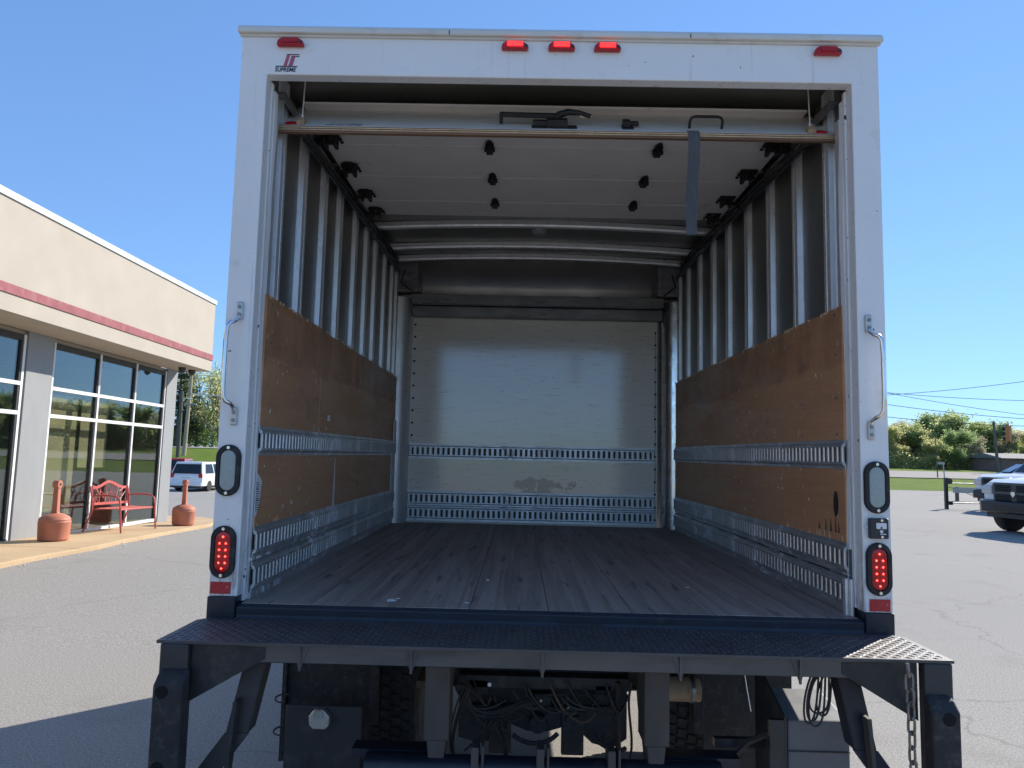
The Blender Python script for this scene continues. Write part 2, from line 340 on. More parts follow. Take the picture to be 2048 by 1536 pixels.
def concrete_tan():
    m, nt, b = newmat('tan_concrete'); v = coords(nt, (1,1,1))
    c = ramp(nt, noise(nt, v, .9, 7, .6), [(.3, (.43,.29,.15)), (.7, (.56,.40,.23))])
    c = mix(nt, .3, c, ramp(nt, noise(nt, v, 60, 4), [(.35, (.33,.23,.13)), (.65, (.62,.47,.30))]))
    nt.links.new(c, b.inputs['Base Color']); b.inputs['Roughness'].default_value = .85; bump(nt, b, noise(nt, v, 70, 4), .2, .005); return m
M['walk'] = concrete_tan()
def grass_mat(name, a, bcol, scale=.35):
    m, nt, b = newmat(name); v = coords(nt, (1,1,1))
    c = ramp(nt, noise(nt, v, scale, 8, .65), [(.3, a), (.7, bcol)])
    c = mix(nt, ramp(nt, noise(nt, v, .12, 6, .7), [(.52, 0), (.66, .7)]), c, (.20,.18,.085))
    c = mix(nt, .5, c, ramp(nt, noise(nt, v, 3, 6, .75), [(.3, tuple(x*.5 for x in a)), (.7, tuple(x*1.4 for x in bcol))]))
    nt.links.new(c, b.inputs['Base Color']); b.inputs['Roughness'].default_value = .95; b.inputs['Specular IOR Level'].default_value = .05; bump(nt, b, noise(nt, v, 8, 5), .8, .1); return m
M['grass'] = grass_mat('spring_grass', (.085,.135,.022), (.165,.23,.04))
M['stucco'] = simple('cream_stucco', (.435,.385,.318), .85, 0, .035, 1.5, bmp=.25, bscale=180)
M['soffit'] = simple('tan_soffit', (.42,.36,.28), .85, 0, .04, 3, bmp=.1, bscale=150)
M['coping'] = simple('metal_coping', (.60,.66,.66), .4, .1, .03, 4)
M['band'] = simple('faded_red_band', (.27,.068,.08), .7, 0, .14, 2.2, (1,1.6,1), dirt=(.42,.17,.17), dirt_amt=.52)
M['column'] = simple('grey_column_stucco', (.275,.285,.29), .85, 0, .05, 3, (1,1,.5), bmp=.25, bscale=150)
M['mullion'] = simple('white_aluminium', (.72,.72,.71), .4, 0, .03, 10)
M['gasket'] = simple('dark_gasket', (.035,.035,.035), .5, 0, .1, 10)
def glass(name, tint, gl=.9):
    m, nt, b = newmat(name); nt.nodes.remove(b)
    t = nt.nodes.new('ShaderNodeBsdfTransparent'); t.inputs[0].default_value = (*tint, 1)
    g = nt.nodes.new('ShaderNodeBsdfGlossy'); g.inputs['Roughness'].default_value = .005; g.inputs['Color'].default_value = (gl*.93, gl, gl, 1)
    lw0 = nt.nodes.new('ShaderNodeLayerWeight'); lw0.inputs['Blend'].default_value = .5
    pw = nt.nodes.new('ShaderNodeMath'); pw.operation = 'POWER'; pw.inputs[1].default_value = 3.0; nt.links.new(lw0.outputs['Facing'], pw.inputs[0])
    lw = nt.nodes.new('ShaderNodeMath'); lw.operation = 'MULTIPLY_ADD'; lw.inputs[1].default_value = .8; lw.inputs[2].default_value = .09; nt.links.new(pw.outputs[0], lw.inputs[0])
    bp_ = nt.nodes.new('ShaderNodeBump'); bp_.inputs['Strength'].default_value = .03; bp_.inputs['Distance'].default_value = .02
    nt.links.new(noise(nt, coords(nt, (1,1,1)), 1.3, 2), bp_.inputs['Height']); nt.links.new(bp_.outputs[0], g.inputs['Normal'])
    mx = nt.nodes.new('ShaderNodeMixShader'); nt.links.new(lw.outputs[0], mx.inputs[0]); nt.links.new(t.outputs[0], mx.inputs[1]); nt.links.new(g.outputs[0], mx.inputs[2])
    nt.links.new(mx.outputs[0], nt.nodes['Material Output'].inputs[0]); return m
M['glass'] = glass('tinted_storefront_glass', (.76,.78,.75))
M['car_glass'] = simple('dark_car_glass', (.012,.014,.016), .06, 0, .1, 4)
M['blind'] = simple('tan_roller_blind', (.60,.52,.34), .9, 0, .03, 8, bmp=.05, bscale=300)
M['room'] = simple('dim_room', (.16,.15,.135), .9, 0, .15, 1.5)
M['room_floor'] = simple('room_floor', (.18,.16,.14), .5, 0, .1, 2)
M['bench'] = simple('red_bench_paint', (.50,.095,.075), .5, 0, .15, 12, dirt=(.56,.2,.16), dirt_amt=.58)
M['terracotta'] = simple('terracotta_plastic', (.46,.165,.095), .6, 0, .08, 6, dirt=(.50,.25,.17), dirt_amt=.58)
M['car_white'] = simple('white_car_paint', (.78,.79,.80), .18, 0, .01, 3)
M['car_red'] = simple('red_car_paint', (.38,.02,.03), .18, 0, .03, 3)
M['car_blue'] = simple('dark_blue_car_paint', (.025,.04,.12), .15, .1, .05, 3)
M['car_silver'] = simple('silver_car_paint', (.45,.46,.47), .22, .5, .03, 3)
M['trim_black'] = simple('black_trim', (.022,.023,.025), .35, 0, .15, 10)
M['trim_grey'] = simple('grey_trim', (.055,.06,.065), .35, 0, .1, 10)
M['tyre'] = simple('tyre', (.02,.02,.021), .8, 0, .2, 20)
M['rim'] = simple('alloy_rim', (.48,.48,.49), .3, .8, .1, 10)
M['headlamp'] = simple('headlamp', (.55,.58,.60), .1, .3, .15, 30)
M['wood_pole'] = simple('weathered_pole', (.40,.33,.25), .85, 0, .2, 5, (1,1,.15), bmp=.2)
M['dark_pole'] = simple('dark_pole', (.11,.10,.085), .8, 0, .2, 5, (1,1,.15))
M['metal_pole'] = simple('galvanised_pole', (.34,.35,.34), .5, .4, .1, 5)
M['signal'] = simple('signal_orange', (.46,.17,.05), .5, 0, .12, 6)
M['sign_green'] = simple('sign_green', (.05,.16,.12), .4, 0, .1, 6)
M['brick'] = simple('far_brick', (.24,.15,.13), .85, 0, .15, 2)
M['siding'] = simple('grey_siding', (.36,.34,.35), .8, 0, .06, 2)
M['roof_grey'] = simple('grey_shingles', (.22,.21,.21), .9, 0, .15, 3)
M['wire'] = simple('wire', (.05,.05,.055), .6, 0, .1, 3)
def leaf_mat(name, a, b_, trans=.35):
    m, nt, b = newmat(name); v = coords(nt, (1,1,1))
    c = ramp(nt, noise(nt, v, 1.1, 5, .7), [(.3, a), (.7, b_)])
    nt.links.new(c, b.inputs['Base Color']); b.inputs['Roughness'].default_value = .6
    tr = nt.nodes.new('ShaderNodeBsdfTranslucent'); nt.links.new(c, tr.inputs[0])
    mx = nt.nodes.new('ShaderNodeMixShader'); mx.inputs[0].default_value = trans
    nt.links.new(b.outputs[0], mx.inputs[1]); nt.links.new(tr.outputs[0], mx.inputs[2]); nt.links.new(mx.outputs[0], nt.nodes['Material Output'].inputs[0]); return m
M['leaf_spring'] = leaf_mat('spring_leaves', (.44,.50,.20), (.56,.62,.28), .7)
M['leaf_yellow'] = leaf_mat('yellow_green_leaves', (.54,.54,.24), (.66,.65,.34), .7)
M['leaf_mid'] = leaf_mat('mid_green_leaves', (.32,.42,.18), (.44,.53,.24), .65)
M['leaf_tan'] = leaf_mat('budding_tan_twigs', (.48,.45,.30), (.60,.56,.38), .65)
M['needle'] = leaf_mat('pine_needles', (.022,.045,.016), (.05,.085,.03), .15)
M['bark'] = simple('grey_bark', (.14,.115,.09), .9, 0, .25, 8, (1,1,.3), bmp=.3)

# ------------------------------------------------------------------ the ground
def lerp_knots(k, t):
    if t <= k[0][0]: return k[0][1]
    for (a, va), (b, vb) in zip(k, k[1:]):
        if t <= b: 
            u = (t-a)/(b-a); return va + (vb-va)*u
    return k[-1][1]
LK = [(-60,0),(3.5,0),(6.8,.07),(9,.05),(40,-.985),(45,-1.0),(50,-.6),(54,-.3),(76,1.5),(92,1.7),(400,1.8)]
RK = [(-60,0),(40,0),(58,.4),(73,.8),(86,1.0),(400,1.2)]
def ground(x, y):
    t = (-x/(abs(y)+2.7+4) + .12)/.34; s = max(0, min(1, t)); s = s*s*(3-2*s)
    return lerp_knots(RK, y)*(1-s) + lerp_knots(LK, y)*s
def sheet(name, xs, ys, mat, dz, keep=None, label=None):
    vs = []; fs = []; nx = len(xs)
    for y in ys:
        for x in xs: vs.append((x, y, ground(x, y)+dz))
    for j in range(len(ys)-1):
        for i in range(nx-1):
            if keep and not keep((xs[i]+xs[i+1])/2, (ys[j]+ys[j+1])/2): continue
            fs.append((j*nx+i, j*nx+i+1, (j+1)*nx+i+1, (j+1)*nx+i))
    return tag(raw(name, vs, fs, mat, smooth=True), kind='structure')
def rng(a, b, n): return [a+(b-a)*i/n for i in range(n+1)]
XS = rng(-1500,-120,6)[:-1] + rng(-120,120,80) + rng(120,1500,6)[1:]
YS = rng(-1500,-60,6)[:-1] + rng(-60,130,95) + rng(130,2000,8)[1:]
sheet('ground', XS, YS, M['grass'], -.05)
sheet('parking_lot', rng(-70,-8,20)[:-1]+rng(-8,8,40)[:-1]+rng(8,70,20), rng(-55,54,109), M['asphalt'], 0, lambda x, y: y < (52 if x < 0 else 41))
sheet('road', rng(8,160,50), rng(59,74,5), M['road'], .01)
sheet('road', rng(-160,-8,50), rng(78,88,4), M['road'], .01)

# ------------------------------------------------------------------ TRUCK
truck = thing('box_truck', 'white box truck with its rear roll-up door open and empty cargo box', 'truck')
def P(name, mb, mat, loc=(0,0,0), **k):      # a part of the truck, z counted from the cargo floor
    return mb.build(name, M[mat] if isinstance(mat, str) else mat, truck, (loc[0], loc[1], loc[2]+BED), **k)
W = 1.22
# rear frame: header and two posts
b = MB(); U = [(-W,.026),(-1.117,.026),(-1.117,1.988),(1.117,1.988),(1.117,.026),(W,.026),(W,2.145),(-W,2.145)]
b.prism(U, 'y', 0, .055); b.f[0] = (0,1,2,7); b.f[1] = (8,15,10,9); b.f += [(2,3,6,7),(3,4,5,6),(10,15,14,11),(11,14,13,12)]
frame = P('rear_frame', b, 'white', bevel=.004)
for s in (-1, 1):
    b = MB(); x0, x1 = sorted((s*1.122, s*(W+.003))); b.box(x0, x1, -.004, .10, -.16, .025); b.build('post_foot', M['navy'], frame, bevel=.003)
    # jamb behind the post face
    b = MB(); x0, x1 = sorted((s*1.112, s*1.15)); b.box(x0, x1, .056, .078, .0 if s < 0 else .03, 1.985)
    b.build('jamb', M['white_worn'], frame, bevel=.003)
    # loose seal strip, torn on the left, broken off low on the right
    t = random.Random(s+5); pts = []; zz = [i*.06 for i in range(33)]
    zlo = 0.0 if s < 0 else .235; zhi = 1.96
    vs = []; fs = []; n = 46
    for i in range(n+1):
        z = zlo + (zhi-zlo)*i/n
        w_ = .030 + .003*math.sin(z*9) + t.uniform(-.002,.002)
        if s < 0 and 1.42 < z < 1.78: w_ -= .016*(math.sin((z-1.42)/.36*math.pi))
        off = .004*math.sin(z*5+s)
        vs += [(s*(1.111-off), .079, z), (s*(1.109-off), .079+w_, z), (s*(1.117-off), .079+w_, z), (s*1.119, .079, z)]
    for i in range(n):
        for k in range(4): fs.append((i*4+k, i*4+(k+1)%4, i*4+4+(k+1)%4, i*4+4+k))
    raw('seal_strip', vs, fs, M['seal'], frame, smooth=False)
    # vertical door track
    b = MB(); x0, x1 = sorted((s*1.113, s*1.150)); b.box(x0, x1, .112, .150, .02, 1.9)
    b.build('door_track', M['galv'], frame, bevel=.003)
b = MB(); b.box(1.098, 1.111, .06, .10, -.01, .13); b.box(1.085, 1.098, .075, .10, -.01, .13)
P('bent_track_end', b, 'galv', bevel=.004)
# roof cap with drip edge
b = MB(); b.prism([(-.022,2.146),(-.022,2.163),(-.012,2.178),(.10,2.186),(3.4,2.19),(3.4,2.146)], 'x', -1.232, 1.232); P('roof_cap', b, 'cap', bevel=.003)
b = MB(); b.box(-1.226, 1.226, -.008, -.001, 2.137, 2.1455); P('drip_edge', b, 'cap')
for x0 in (-.42, .50):
    b = MB(); b.box(x0, x0+.003, -.0235, -.015, 2.147, 2.164); P('cap_joint', b, 'rivet')
# box outer skin
b = MB()
for s in (-1, 1):
    x0, x1 = sorted((s*1.185, s*1.215)); b.box(x0, x1, .056, 3.4, -.10, 2.14)
b.box(-1.184, 1.184, 3.36, 3.4, -.1, 2.14)
P('box_shell', b, 'white')
b = MB(); b.box(-1.184, 1.184, .08, 3.36, 2.122, 2.14); P('roof_skin', b, 'white')

# marker lights
def marker(lit):
    poly = [(-.052,-.016),(-.050,.004),(-.036,.0155),(.030,.0155),(.046,.005),(.052,-.004),(.050,-.016)]
    mb = MB(); mb.prism([(x*1.0, z) for x, z in poly], 'y', -.022, 0)
    o = mb.build('marker_light', M['red_lens'], truck, bevel=.005)
    i = MB(); i.box(-.030, .030, -.0265, -.0215, -.006, .0125); i.build('lens', M['red_lit'] if lit else M['red_lens'], o, bevel=.002)
    e = MB(); e.box(.034, .046, -.024, -.0215, -.009, .003); e.build('screw_well', M['plastic'], o, bevel=.001)
    return o
m_off = marker(False); m_on = marker(True)
m_off.location = (-1.028, 0, 2.111+BED); copy_tree(m_off, truck, (1.024, 0, 2.109+BED))
m_on.location = (-.166, 0, 2.110+BED)
for x in (.012, .187): copy_tree(m_on, truck, (x, 0, 2.110+BED))
# maker's emblem
lg = MB(); lg.prism([(-.046,0),(-.017,0),(-.004,.051),(.044,.051),(.043,.0475),(.008,.0475),(-.004,0)], 'y', -.0012, .0005)
lg.prism([(.002,0),(.018,0),(.028,.040),(.043,.040),(.044,.0435),(.013,.0435)], 'y', -.0012, .0005)
emb = P('emblem', lg, 'logo_red', (-1.039, 0, 2.0185))
b = MB(); b.box(-.046,.038,-.0018,-.0012,-.0008,.0028); b.box(-.004,.044,-.0018,-.0012,.0488,.0512); b.box(.013,.044,-.0018,-.0012,.0412,.0437)
b.build('emblem_rule', M['logo_dark'], emb)
text_mesh('emblem_lettering', 'SUPREME', .0235, M['logo_dark'], emb, (-.049, -.001, -.0195), (R(90),0,0), .22, .0005, .0004, .84)
# grab handles
def grab(s):
    z0, z1 = -.222, .222
    path = [(-s*.012,-.012,z1-.05),(-s*.010,-.018,z1-.062),(-s*.004,-.034,z1-.072),(s*.006,-.048,z1-.078),(s*.014,-.052,z1-.095),(s*.016,-.053,z1-.15),
            (s*.016,-.053,z0+.15),(s*.014,-.052,z0+.095),(s*.006,-.048,z0+.078),(-s*.004,-.034,z0+.072),(-s*.010,-.018,z0+.062),(-s*.012,-.012,z0+.05)]
    mb = MB(); mb.tube(path, .0085, 10); o = mb.build('grab_handle', M['chrome'], truck, smooth=True)
    for zz in (z1-.026, z0+.026):
        f = MB(); f.box(-s*.012-.0125, -s*.012+.0125, -.012, 0, zz-.034, zz+.034); ft = f.build('handle_foot', M['handle_foot'], o, bevel=.006)
        q = MB()
        for dz in (-.015, .013): q.lathe([(.007,-.016),(.007,-.011),(.0045,-.0105)], (-s*.012,0,zz+dz), 'y', 10)
        q.build('screws', M['bolt'], o, kind='stuff')
    return o
h = grab(-1); h.location = (-1.176, 0, .868+BED)
h = grab(1); h.location = (1.166, 0, .866+BED)
# oval lights
def oval(w, hh, n=14):
    r = w/2; k = hh/2 - r; out = []
    for i in range(n+1): a = math.pi*i/n; out.append((r*math.cos(a), k + r*math.sin(a)))
    for i in range(n+1): a = math.pi + math.pi*i/n; out.append((r*math.cos(a), -k + r*math.sin(a)))
    return out
def oval_light(name, lens_mat, leds):
    mb = MB(); out = oval(.090, .186); mid = oval(.086, .182); inn = oval(.060, .150); n = len(out)
    vs = [(x,0,z) for x,z in out] + [(x,-.010,z) for x,z in out] + [(x,-.014,z) for x,z in mid] + [(x,-.014,z) for x,z in inn] + [(x,-.004,z) for x,z in inn]
    fs = []
    for k in range(4): fs += [(k*n+i, k*n+(i+1)%n, (k+1)*n+(i+1)%n, (k+1)*n+i) for i in range(n)]
    mb.add(vs, fs); o = mb.build(name, M['rubber'], truck, smooth=True)
    i = MB(); e0 = oval(.060,.150); e1 = oval(.054,.144); e2 = oval(.030,.12); n = len(e0)
    vs = [(x,-.004,z) for x,z in e0] + [(x,-.0105,z) for x,z in e1] + [(x,-.0125,z) for x,z in e2]
    fs = [(k*n+j, k*n+(j+1)%n, (k+1)*n+(j+1)%n, (k+1)*n+j) for k in range(2) for j in range(n)] + [tuple(range(2*n,3*n))]
    i.add(vs, fs); i.build('lens', M[lens_mat], o, smooth=True)
    if leds:
        l = MB()
        for x, z in [(0,.054)] + [(sx, zz) for zz in (.031,.008,-.015,-.038) for sx in (-.0115,.0115)] + [(0,-.058)]:
            l.ball((x,-.0125,z), .0032, 8, 4)
        l.build('leds', M['led'], o, kind='stuff')
    for z in (.082, -.082):
        q = MB(); q.lathe([(.0058,-.0165),(.0058,-.014)], (0,0,z), 'y', 12); q.build('screw', M['chrome'], o)
    return o
rv = oval_light('reverse_light', 'clear_lens', False); rv.location = (-1.174, 0, .475+BED); copy_tree(rv, truck, (1.170, 0, .467+BED))
tl = oval_light('tail_light', 'red_lens', True); tl.location = (-1.175, 0, .183+BED); copy_tree(tl, truck, (1.171, 0, .178+BED))
rf = P('reflector', MB().box(-.037,.037,-.004,0,-.021,.021), 'reflector', (-1.178, 0, .056), bevel=.002)
copy_tree(rf, truck, (1.173, 0, .052+BED))
sw = P('switch_box', MB().box(-.033,.033,-.022,0,-.036,.036), 'plastic', (1.169, 0, .322), bevel=.004)
b = MB(); 
b.prism([(-.012,.020),(.022,.020),(.024,.017),(.024,.001),(.021,-.001),(.009,-.001),(.009,.007),(.003,.007),(.003,-.001),(-.009,-.001),(-.012,.002)], 'y', -.0236, -.021)
b.lathe([(.006,-.0236),(.006,-.021)], (.006,0,-.010), 'y', 12); b.box(.001,.022,-.0236,-.021,-.0205,-.0175)
b.build('switch_emblem', M['emblem_white'], sw)
for z in (.029, -.029):
    q = MB(); q.lathe([(.005,-.0245),(.005,-.021)], (.008,0,z), 'y', 10); q.build('screw', M['chrome'], sw)
q = MB(); q.cyl((-.045,-.01,.005),(-.032,-.01,.005),.003,.003,8); q.build('toggle', M['chrome'], sw)

# cargo floor: planks, sill
fl = P('cargo_floor', MB().box(-1.12, 1.12, .03, 3.24, -.10, -.03), 'black_frame')
xs = [-1.11,-.86,-.555,-.285,.0,.30,.60,.885,1.11]
for i in range(8):
    b = MB(); b.box(xs[i]+.001, xs[i+1]-.001, .022, 3.235, -.0295, random.Random(i).uniform(-.0015,.001)); b.build('plank', FLOORM[i % 4], fl, bevel=.0015)
tr = random.Random(12)
def blob(x, y, rx, ry, n=14):
    m_ = MB(); pts = [(x+rx*math.cos(2*math.pi*k/n)*tr.uniform(.55,1.1), y+ry*math.sin(2*math.pi*k/n)*tr.uniform(.55,1.1)) for k in range(n)]; m_.prism(pts, 'z', .0012, .0019); return m_
for (x, y, rx, ry) in ((-.585,.125,.026,.030),(-.565,.165,.012,.014),(-.245,.62,.010,.030),(-.30,.12,.012,.010),(.62,.56,.010,.012)): blob(x,y,rx,ry).build('paint_spot', M['seal'], fl)
for k in range(26):
    x = tr.uniform(-.95,.95); y = tr.uniform(.12,2.4); L_ = tr.uniform(.03,.20); a_ = tr.gauss(0,.5) + (math.pi/2 if k % 4 else 0); w_ = tr.uniform(.0008,.002); c_, s_ = math.cos(a_)*L_/2, math.sin(a_)*L_/2
    m_ = MB(); m_.prism([(x-c_,y-s_),(x-c_*.2+s_*.02,y-s_*.2),(x+c_,y+s_),(x+w_,y-w_)], 'z', .0011, .0016); m_.build('scrape', M['floor_scrape'], fl)
for i in range(8):
    m_ = MB()
    for y in [.10+.405*j for j in range(8)]:
        for dx in (.045, .135): 
            if xs[i]+dx < xs[i+1]-.02: m_.box(xs[i]+dx-.0035, xs[i]+dx+.0035, y-.0035, y+.0035, .0005, .0017)
    m_.build('floor_screws', M['bolt'], fl, kind='stuff')
b = MB(); b.prism([(-.004,-.20),(-.004,-.050),(.004,-.040),(.004,-.012),(.020,-.0005),(.020,-.20)], 'x', -1.12, 1.12); P('rear_sill', b, 'navy', bevel=.002)
b = MB(); b.box(.035,.19,-.0062,-.003,-.047,-.038); P('sill_stop', b, 'black')

# side walls
def slot_track(L, h=.112, hs=.056, pitch=.0415, slot=.0205):
    """logistic track: flanges, a raised slotted band with rounded bars; runs along +x from 0, up z, room side -y"""
    mb = MB(); f = (h-hs)/2
    mb.prism([(.0,0),(-.004,.0),(-.004,f-.016),(-.014,f-.008),(-.014,f),(0,f)], 'x', 0, L)
    mb.prism([(.0,h),(-.004,h),(-.004,h-f+.016),(-.014,h-f+.008),(-.014,h-f),(0,h-f)], 'x', 0, L)
    n = int(L/pitch); 
    for i in range(n+1):
        a = i*pitch + (L-n*pitch)/2 - pitch/2 + slot/2; b_ = a + pitch - slot; a = max(a, 0); b_ = min(b_, L)
        if b_-a < .004: continue
        m_ = (a+b_)/2; w3 = (b_-a)*.32
        pro = [(a,-.0035),(a,-.0085),(m_-w3,-.0125),(m_+w3,-.0125),(b_,-.0085),(b_,-.0035)]
        mb.prism(pro, 'z', f-.003, h-f+.003)
    return mb
def add_track(parent, x, y, z, L, ang, slot=.0205, back='void'):
    o = slot_track(L, slot=slot).build('logistic_track', M['track'], parent, (x,y,z), rot=(0,0,ang))
    d = MB(); d.box(0, L, -.003, -.0005, .02, .092); d.build('slot_backing', M[back], o)  # near-black sheet by default, painting in the shade behind the slots
    return o
LST = [.245,.555,.905,1.225,1.60,1.915,2.205,2.55,2.86,3.06]
RST = [.255,.60,.955,1.32,1.70,2.05,2.41,2.77,3.06]
for s in (-1, 1):
    b = MB(); x0, x1 = sorted((s*1.1405, s*1.1445)); b.box(x0, x1, .152, 3.24, .0, 2.12)
    wall = P('side_wall', b, 'alum')
    # rows of plywood
    cuts = [.10, .90, 3.22] if s < 0 else [.10, 2.36, 3.22]
    for j in range(2):
        b = MB(); x0, x1 = sorted((s*1.104, s*1.116)); 
        za, zb = 1.150, 1.150 + (.0 if s < 0 else .0)
        b.box(x0 + (.003 if j else 0)*s, x1 + (.003 if j else 0)*s, cuts[j]+.0015, cuts[j+1]-.0015, .634, 1.152 - .006*j); b.build('plywood_panel', M['ply'], wall, bevel=.002)
        b = MB(); c2 = [.10, 1.24 if s < 0 else 1.9, 3.2]
        b.box(x0, x1, c2[j]+.001, c2[j+1]-.001, .255, .536); b.build('plywood_panel', M['ply'], wall, bevel=.002)
    if s < 0:
        b = MB(); b.prism([(.897,.634),(.907,.634),(.9025,1.0)], 'x', -1.1035, -1.1025); b.build('split_edge', M['ply_pale'], wall)
        b = MB(); b.prism([(1.235,.258),(1.275,.258),(1.262,.40),(1.252,.52)], 'x', -1.1035, -1.1022); b.build('paint_drip', M['white_worn'], wall)
        b = MB(); b.box(-1.1035,-1.1025,1.06,1.11,.705,.735); b.build('tape_scrap', M['white_worn'], wall)
    q = MB(); tr = random.Random(21+s)
    for yy in (.16,.5,.86,.95,1.3,1.7,2.1,2.5,2.9,3.1):
        for zz in (.66,.80,.97,1.125):
            q.box(min(s*1.1005,s*1.1042), max(s*1.1005,s*1.1042), yy-.004, yy+.004, zz-.004, zz+.004)
    q.build('screw_heads', M['bolt'], wall, kind='stuff')
    q = MB()
    for k in range(60):
        yy = tr.uniform(.12,3.1); w_ = tr.uniform(.006,.02); q.prism([(yy,1.1525),(yy+w_,1.1525),(yy+w_*.6,1.146-tr.uniform(0,.008)),(yy+w_*.3,1.146)], 'x', min(s*1.0995,s*1.1035), max(s*1.0995,s*1.1035))
    for k in range(15):
        yy = .11+abs(tr.gauss(0,.25)); w_ = tr.uniform(.004,.012); q.prism([(yy,.253),(yy+w_,.253),(yy+w_*.5,.260+tr.uniform(.0,.026))], 'x', min(s*1.1015,s*1.1035), max(s*1.1015,s*1.1035))
    q.build('splinters', M['ply_pale'], wall, kind='stuff')
    # studs (hat sections)
    for y in (LST if s < 0 else RST):
        b = MB(); hat = [(y-.048,1.1400),(y-.048,1.1385),(y-.035,1.1378),(y-.031,1.1185),(y-.004,1.116),(y,1.1195),(y+.004,1.116),(y+.031,1.1185),(y+.035,1.1378),(y+.048,1.1385),(y+.048,1.1400)]
        b.prism([(s*x, yy) for yy, x in hat], 'z', .0, 1.985 if y > .3 else 2.08); b.build('wall_stud', M['galv'], wall)
    b = MB(); x0, x1 = sorted((s*1.100, s*1.149)); b.box(x0, x1, .16, 3.2, 1.99, 2.0); x0, x1 = sorted((s*1.098, s*1.1)); b.box(x0, x1, .16, 3.2, 1.955, 2.0)
    b.build('top_rail', M['alum_dark'], wall)
    if s < 0:
        for z in (.530, .152, .025): add_track(wall, -1.1045, .09, z, 3.07, math.pi/2)
    else:
        for z in (.527, .145, .020): add_track(wall, 1.1045, 3.19, z, 3.10, -math.pi/2)
    b = MB(); x0, x1 = sorted((s*1.102, s*1.117)); b.box(x0, x1, .09, 3.2, .0, .024); b.box(x0, x1, .09, 3.2, .138 if s>0 else .1385, .1445 if s>0 else .1515)
    b.build('base_rail', M['track'], wall, bevel=.002)
    # rivets along the studs
    q = MB()
    for y in (LST if s < 0 else RST):
        for k in range(22):
            z = 1.17 + k*.037
            q.lathe([(.0035,-.0015),(.0022,.001)], (0,0,0), 'x', 6) if False else q.box(min(s*1.1165,s*1.1185), max(s*1.1165,s*1.1185), y+.010, y+.014, z, z+.004)
    q.build('rivets', M['rivet'], wall, kind='stuff')
    # door tracks overhead
    tk = MB(); path = [(s*1.085,.14,1.50),(s*1.085,.145,1.66),(s*1.085,.18,1.79),(s*1.085,.26,1.875),(s*1.085,.40,1.915),(s*1.085,2.0,1.985),(s*1.085,2.85,2.012)]
    for dz, dx in ((0,0),(.034,.004)):
        tk.tube([(x+s*dx,y+dz*.25,z+dz) for x,y,z in path[3:]], .008, 6)
    tk.box(min(s*1.088,s*1.094), max(s*1.088,s*1.094), .40, 2.8, 1.938, 1.965, (R(1.9),0,0))
    P('overhead_track', tk, 'track_dark')
# torn white label low on the left wall
b = MB(); b.prism([(.085,.305),(.085,.470),(.118,.452),(.150,.430),(.142,.415),(.134,.36),(.122,.33),(.110,.318),(.10,.30)], 'x', -1.1035, -1.1015)
st = P('torn_label', b, 'emblem_white')
b = MB()
for k in range(13): b.box(-1.1013, -1.1008, .088, .128-.0015*k+.004*(k%3), .325+k*.0085, .3278+k*.0085+(.002 if k in (4,9) else 0))
b.build('label_print', M['logo_dark'], st)
# rub hole in the right wall near the post
b = MB(); b.ball((1.1015,.18,.395), .05, 14, 8, (.06,.42,1)); P('torn_hole', b, 'rivet')
for i, (y0, w_, h_) in enumerate(((.15,.02,.04),(.18,.016,.07),(.22,.02,.05),(.27,.015,.045),(.33,.02,.03))):
    b = MB(); b.prism([(y0,.286),(y0+w_,.286),(y0+w_*.6,.286+h_)], 'x', 1.1025, 1.1038); P('ply_splinter', b, 'rust')

# front wall
fw = P('front_wall', MB().box(-1.02, .985, 3.222, 3.236, .0, 1.652), 'panel')
for z in (.512, .136, .020):
    add_track(fw, -1.005, 3.2215, z, 1.965, 0, .0125, 'rivet')
b = MB()
for z in (.512, .136, .020): b.box(-1.008, .965, 3.205, 3.221, z-.004, z+.0015); b.box(-1.008, .965, 3.205, 3.221, z+.1105, z+.117)
b.build('track_flange', M['galv'], fw)
b = MB(); q = MB()
for k in range(16):
    z = .06 + k*.1003
    if k > 5: b.ball((-.990, 3.2205, z+.03), .0095, 8, 5, (1,.6,1))
    b.ball((.968, 3.2205, z), .0095, 8, 5, (1,.6,1))
b.build('bolts', M['rivet'], fw, kind='stuff')
b = MB(); b.tube([(.968+.004*math.sin(k*2.1), 3.219, .06+k*.1) for k in range(16)], .0018, 5); b.build('seam_wire', M['rivet'], fw)
b = MB(); b.box(-1.01, 1.01, 3.135, 3.221, 1.653, 1.735); b.build('header_beam', M['alum_dark'], fw, bevel=.004)
b = MB(); b.box(-1.01, 1.01, 3.085, 3.221, 1.742, 1.822); b.build('header_beam', M['alum_dark'], fw, bevel=.004)
b = MB(); b.tube([(-.99,3.08,1.739),(1.0,3.08,1.739)], .0045, 6); b.build('header_rod', M['chrome'], fw)
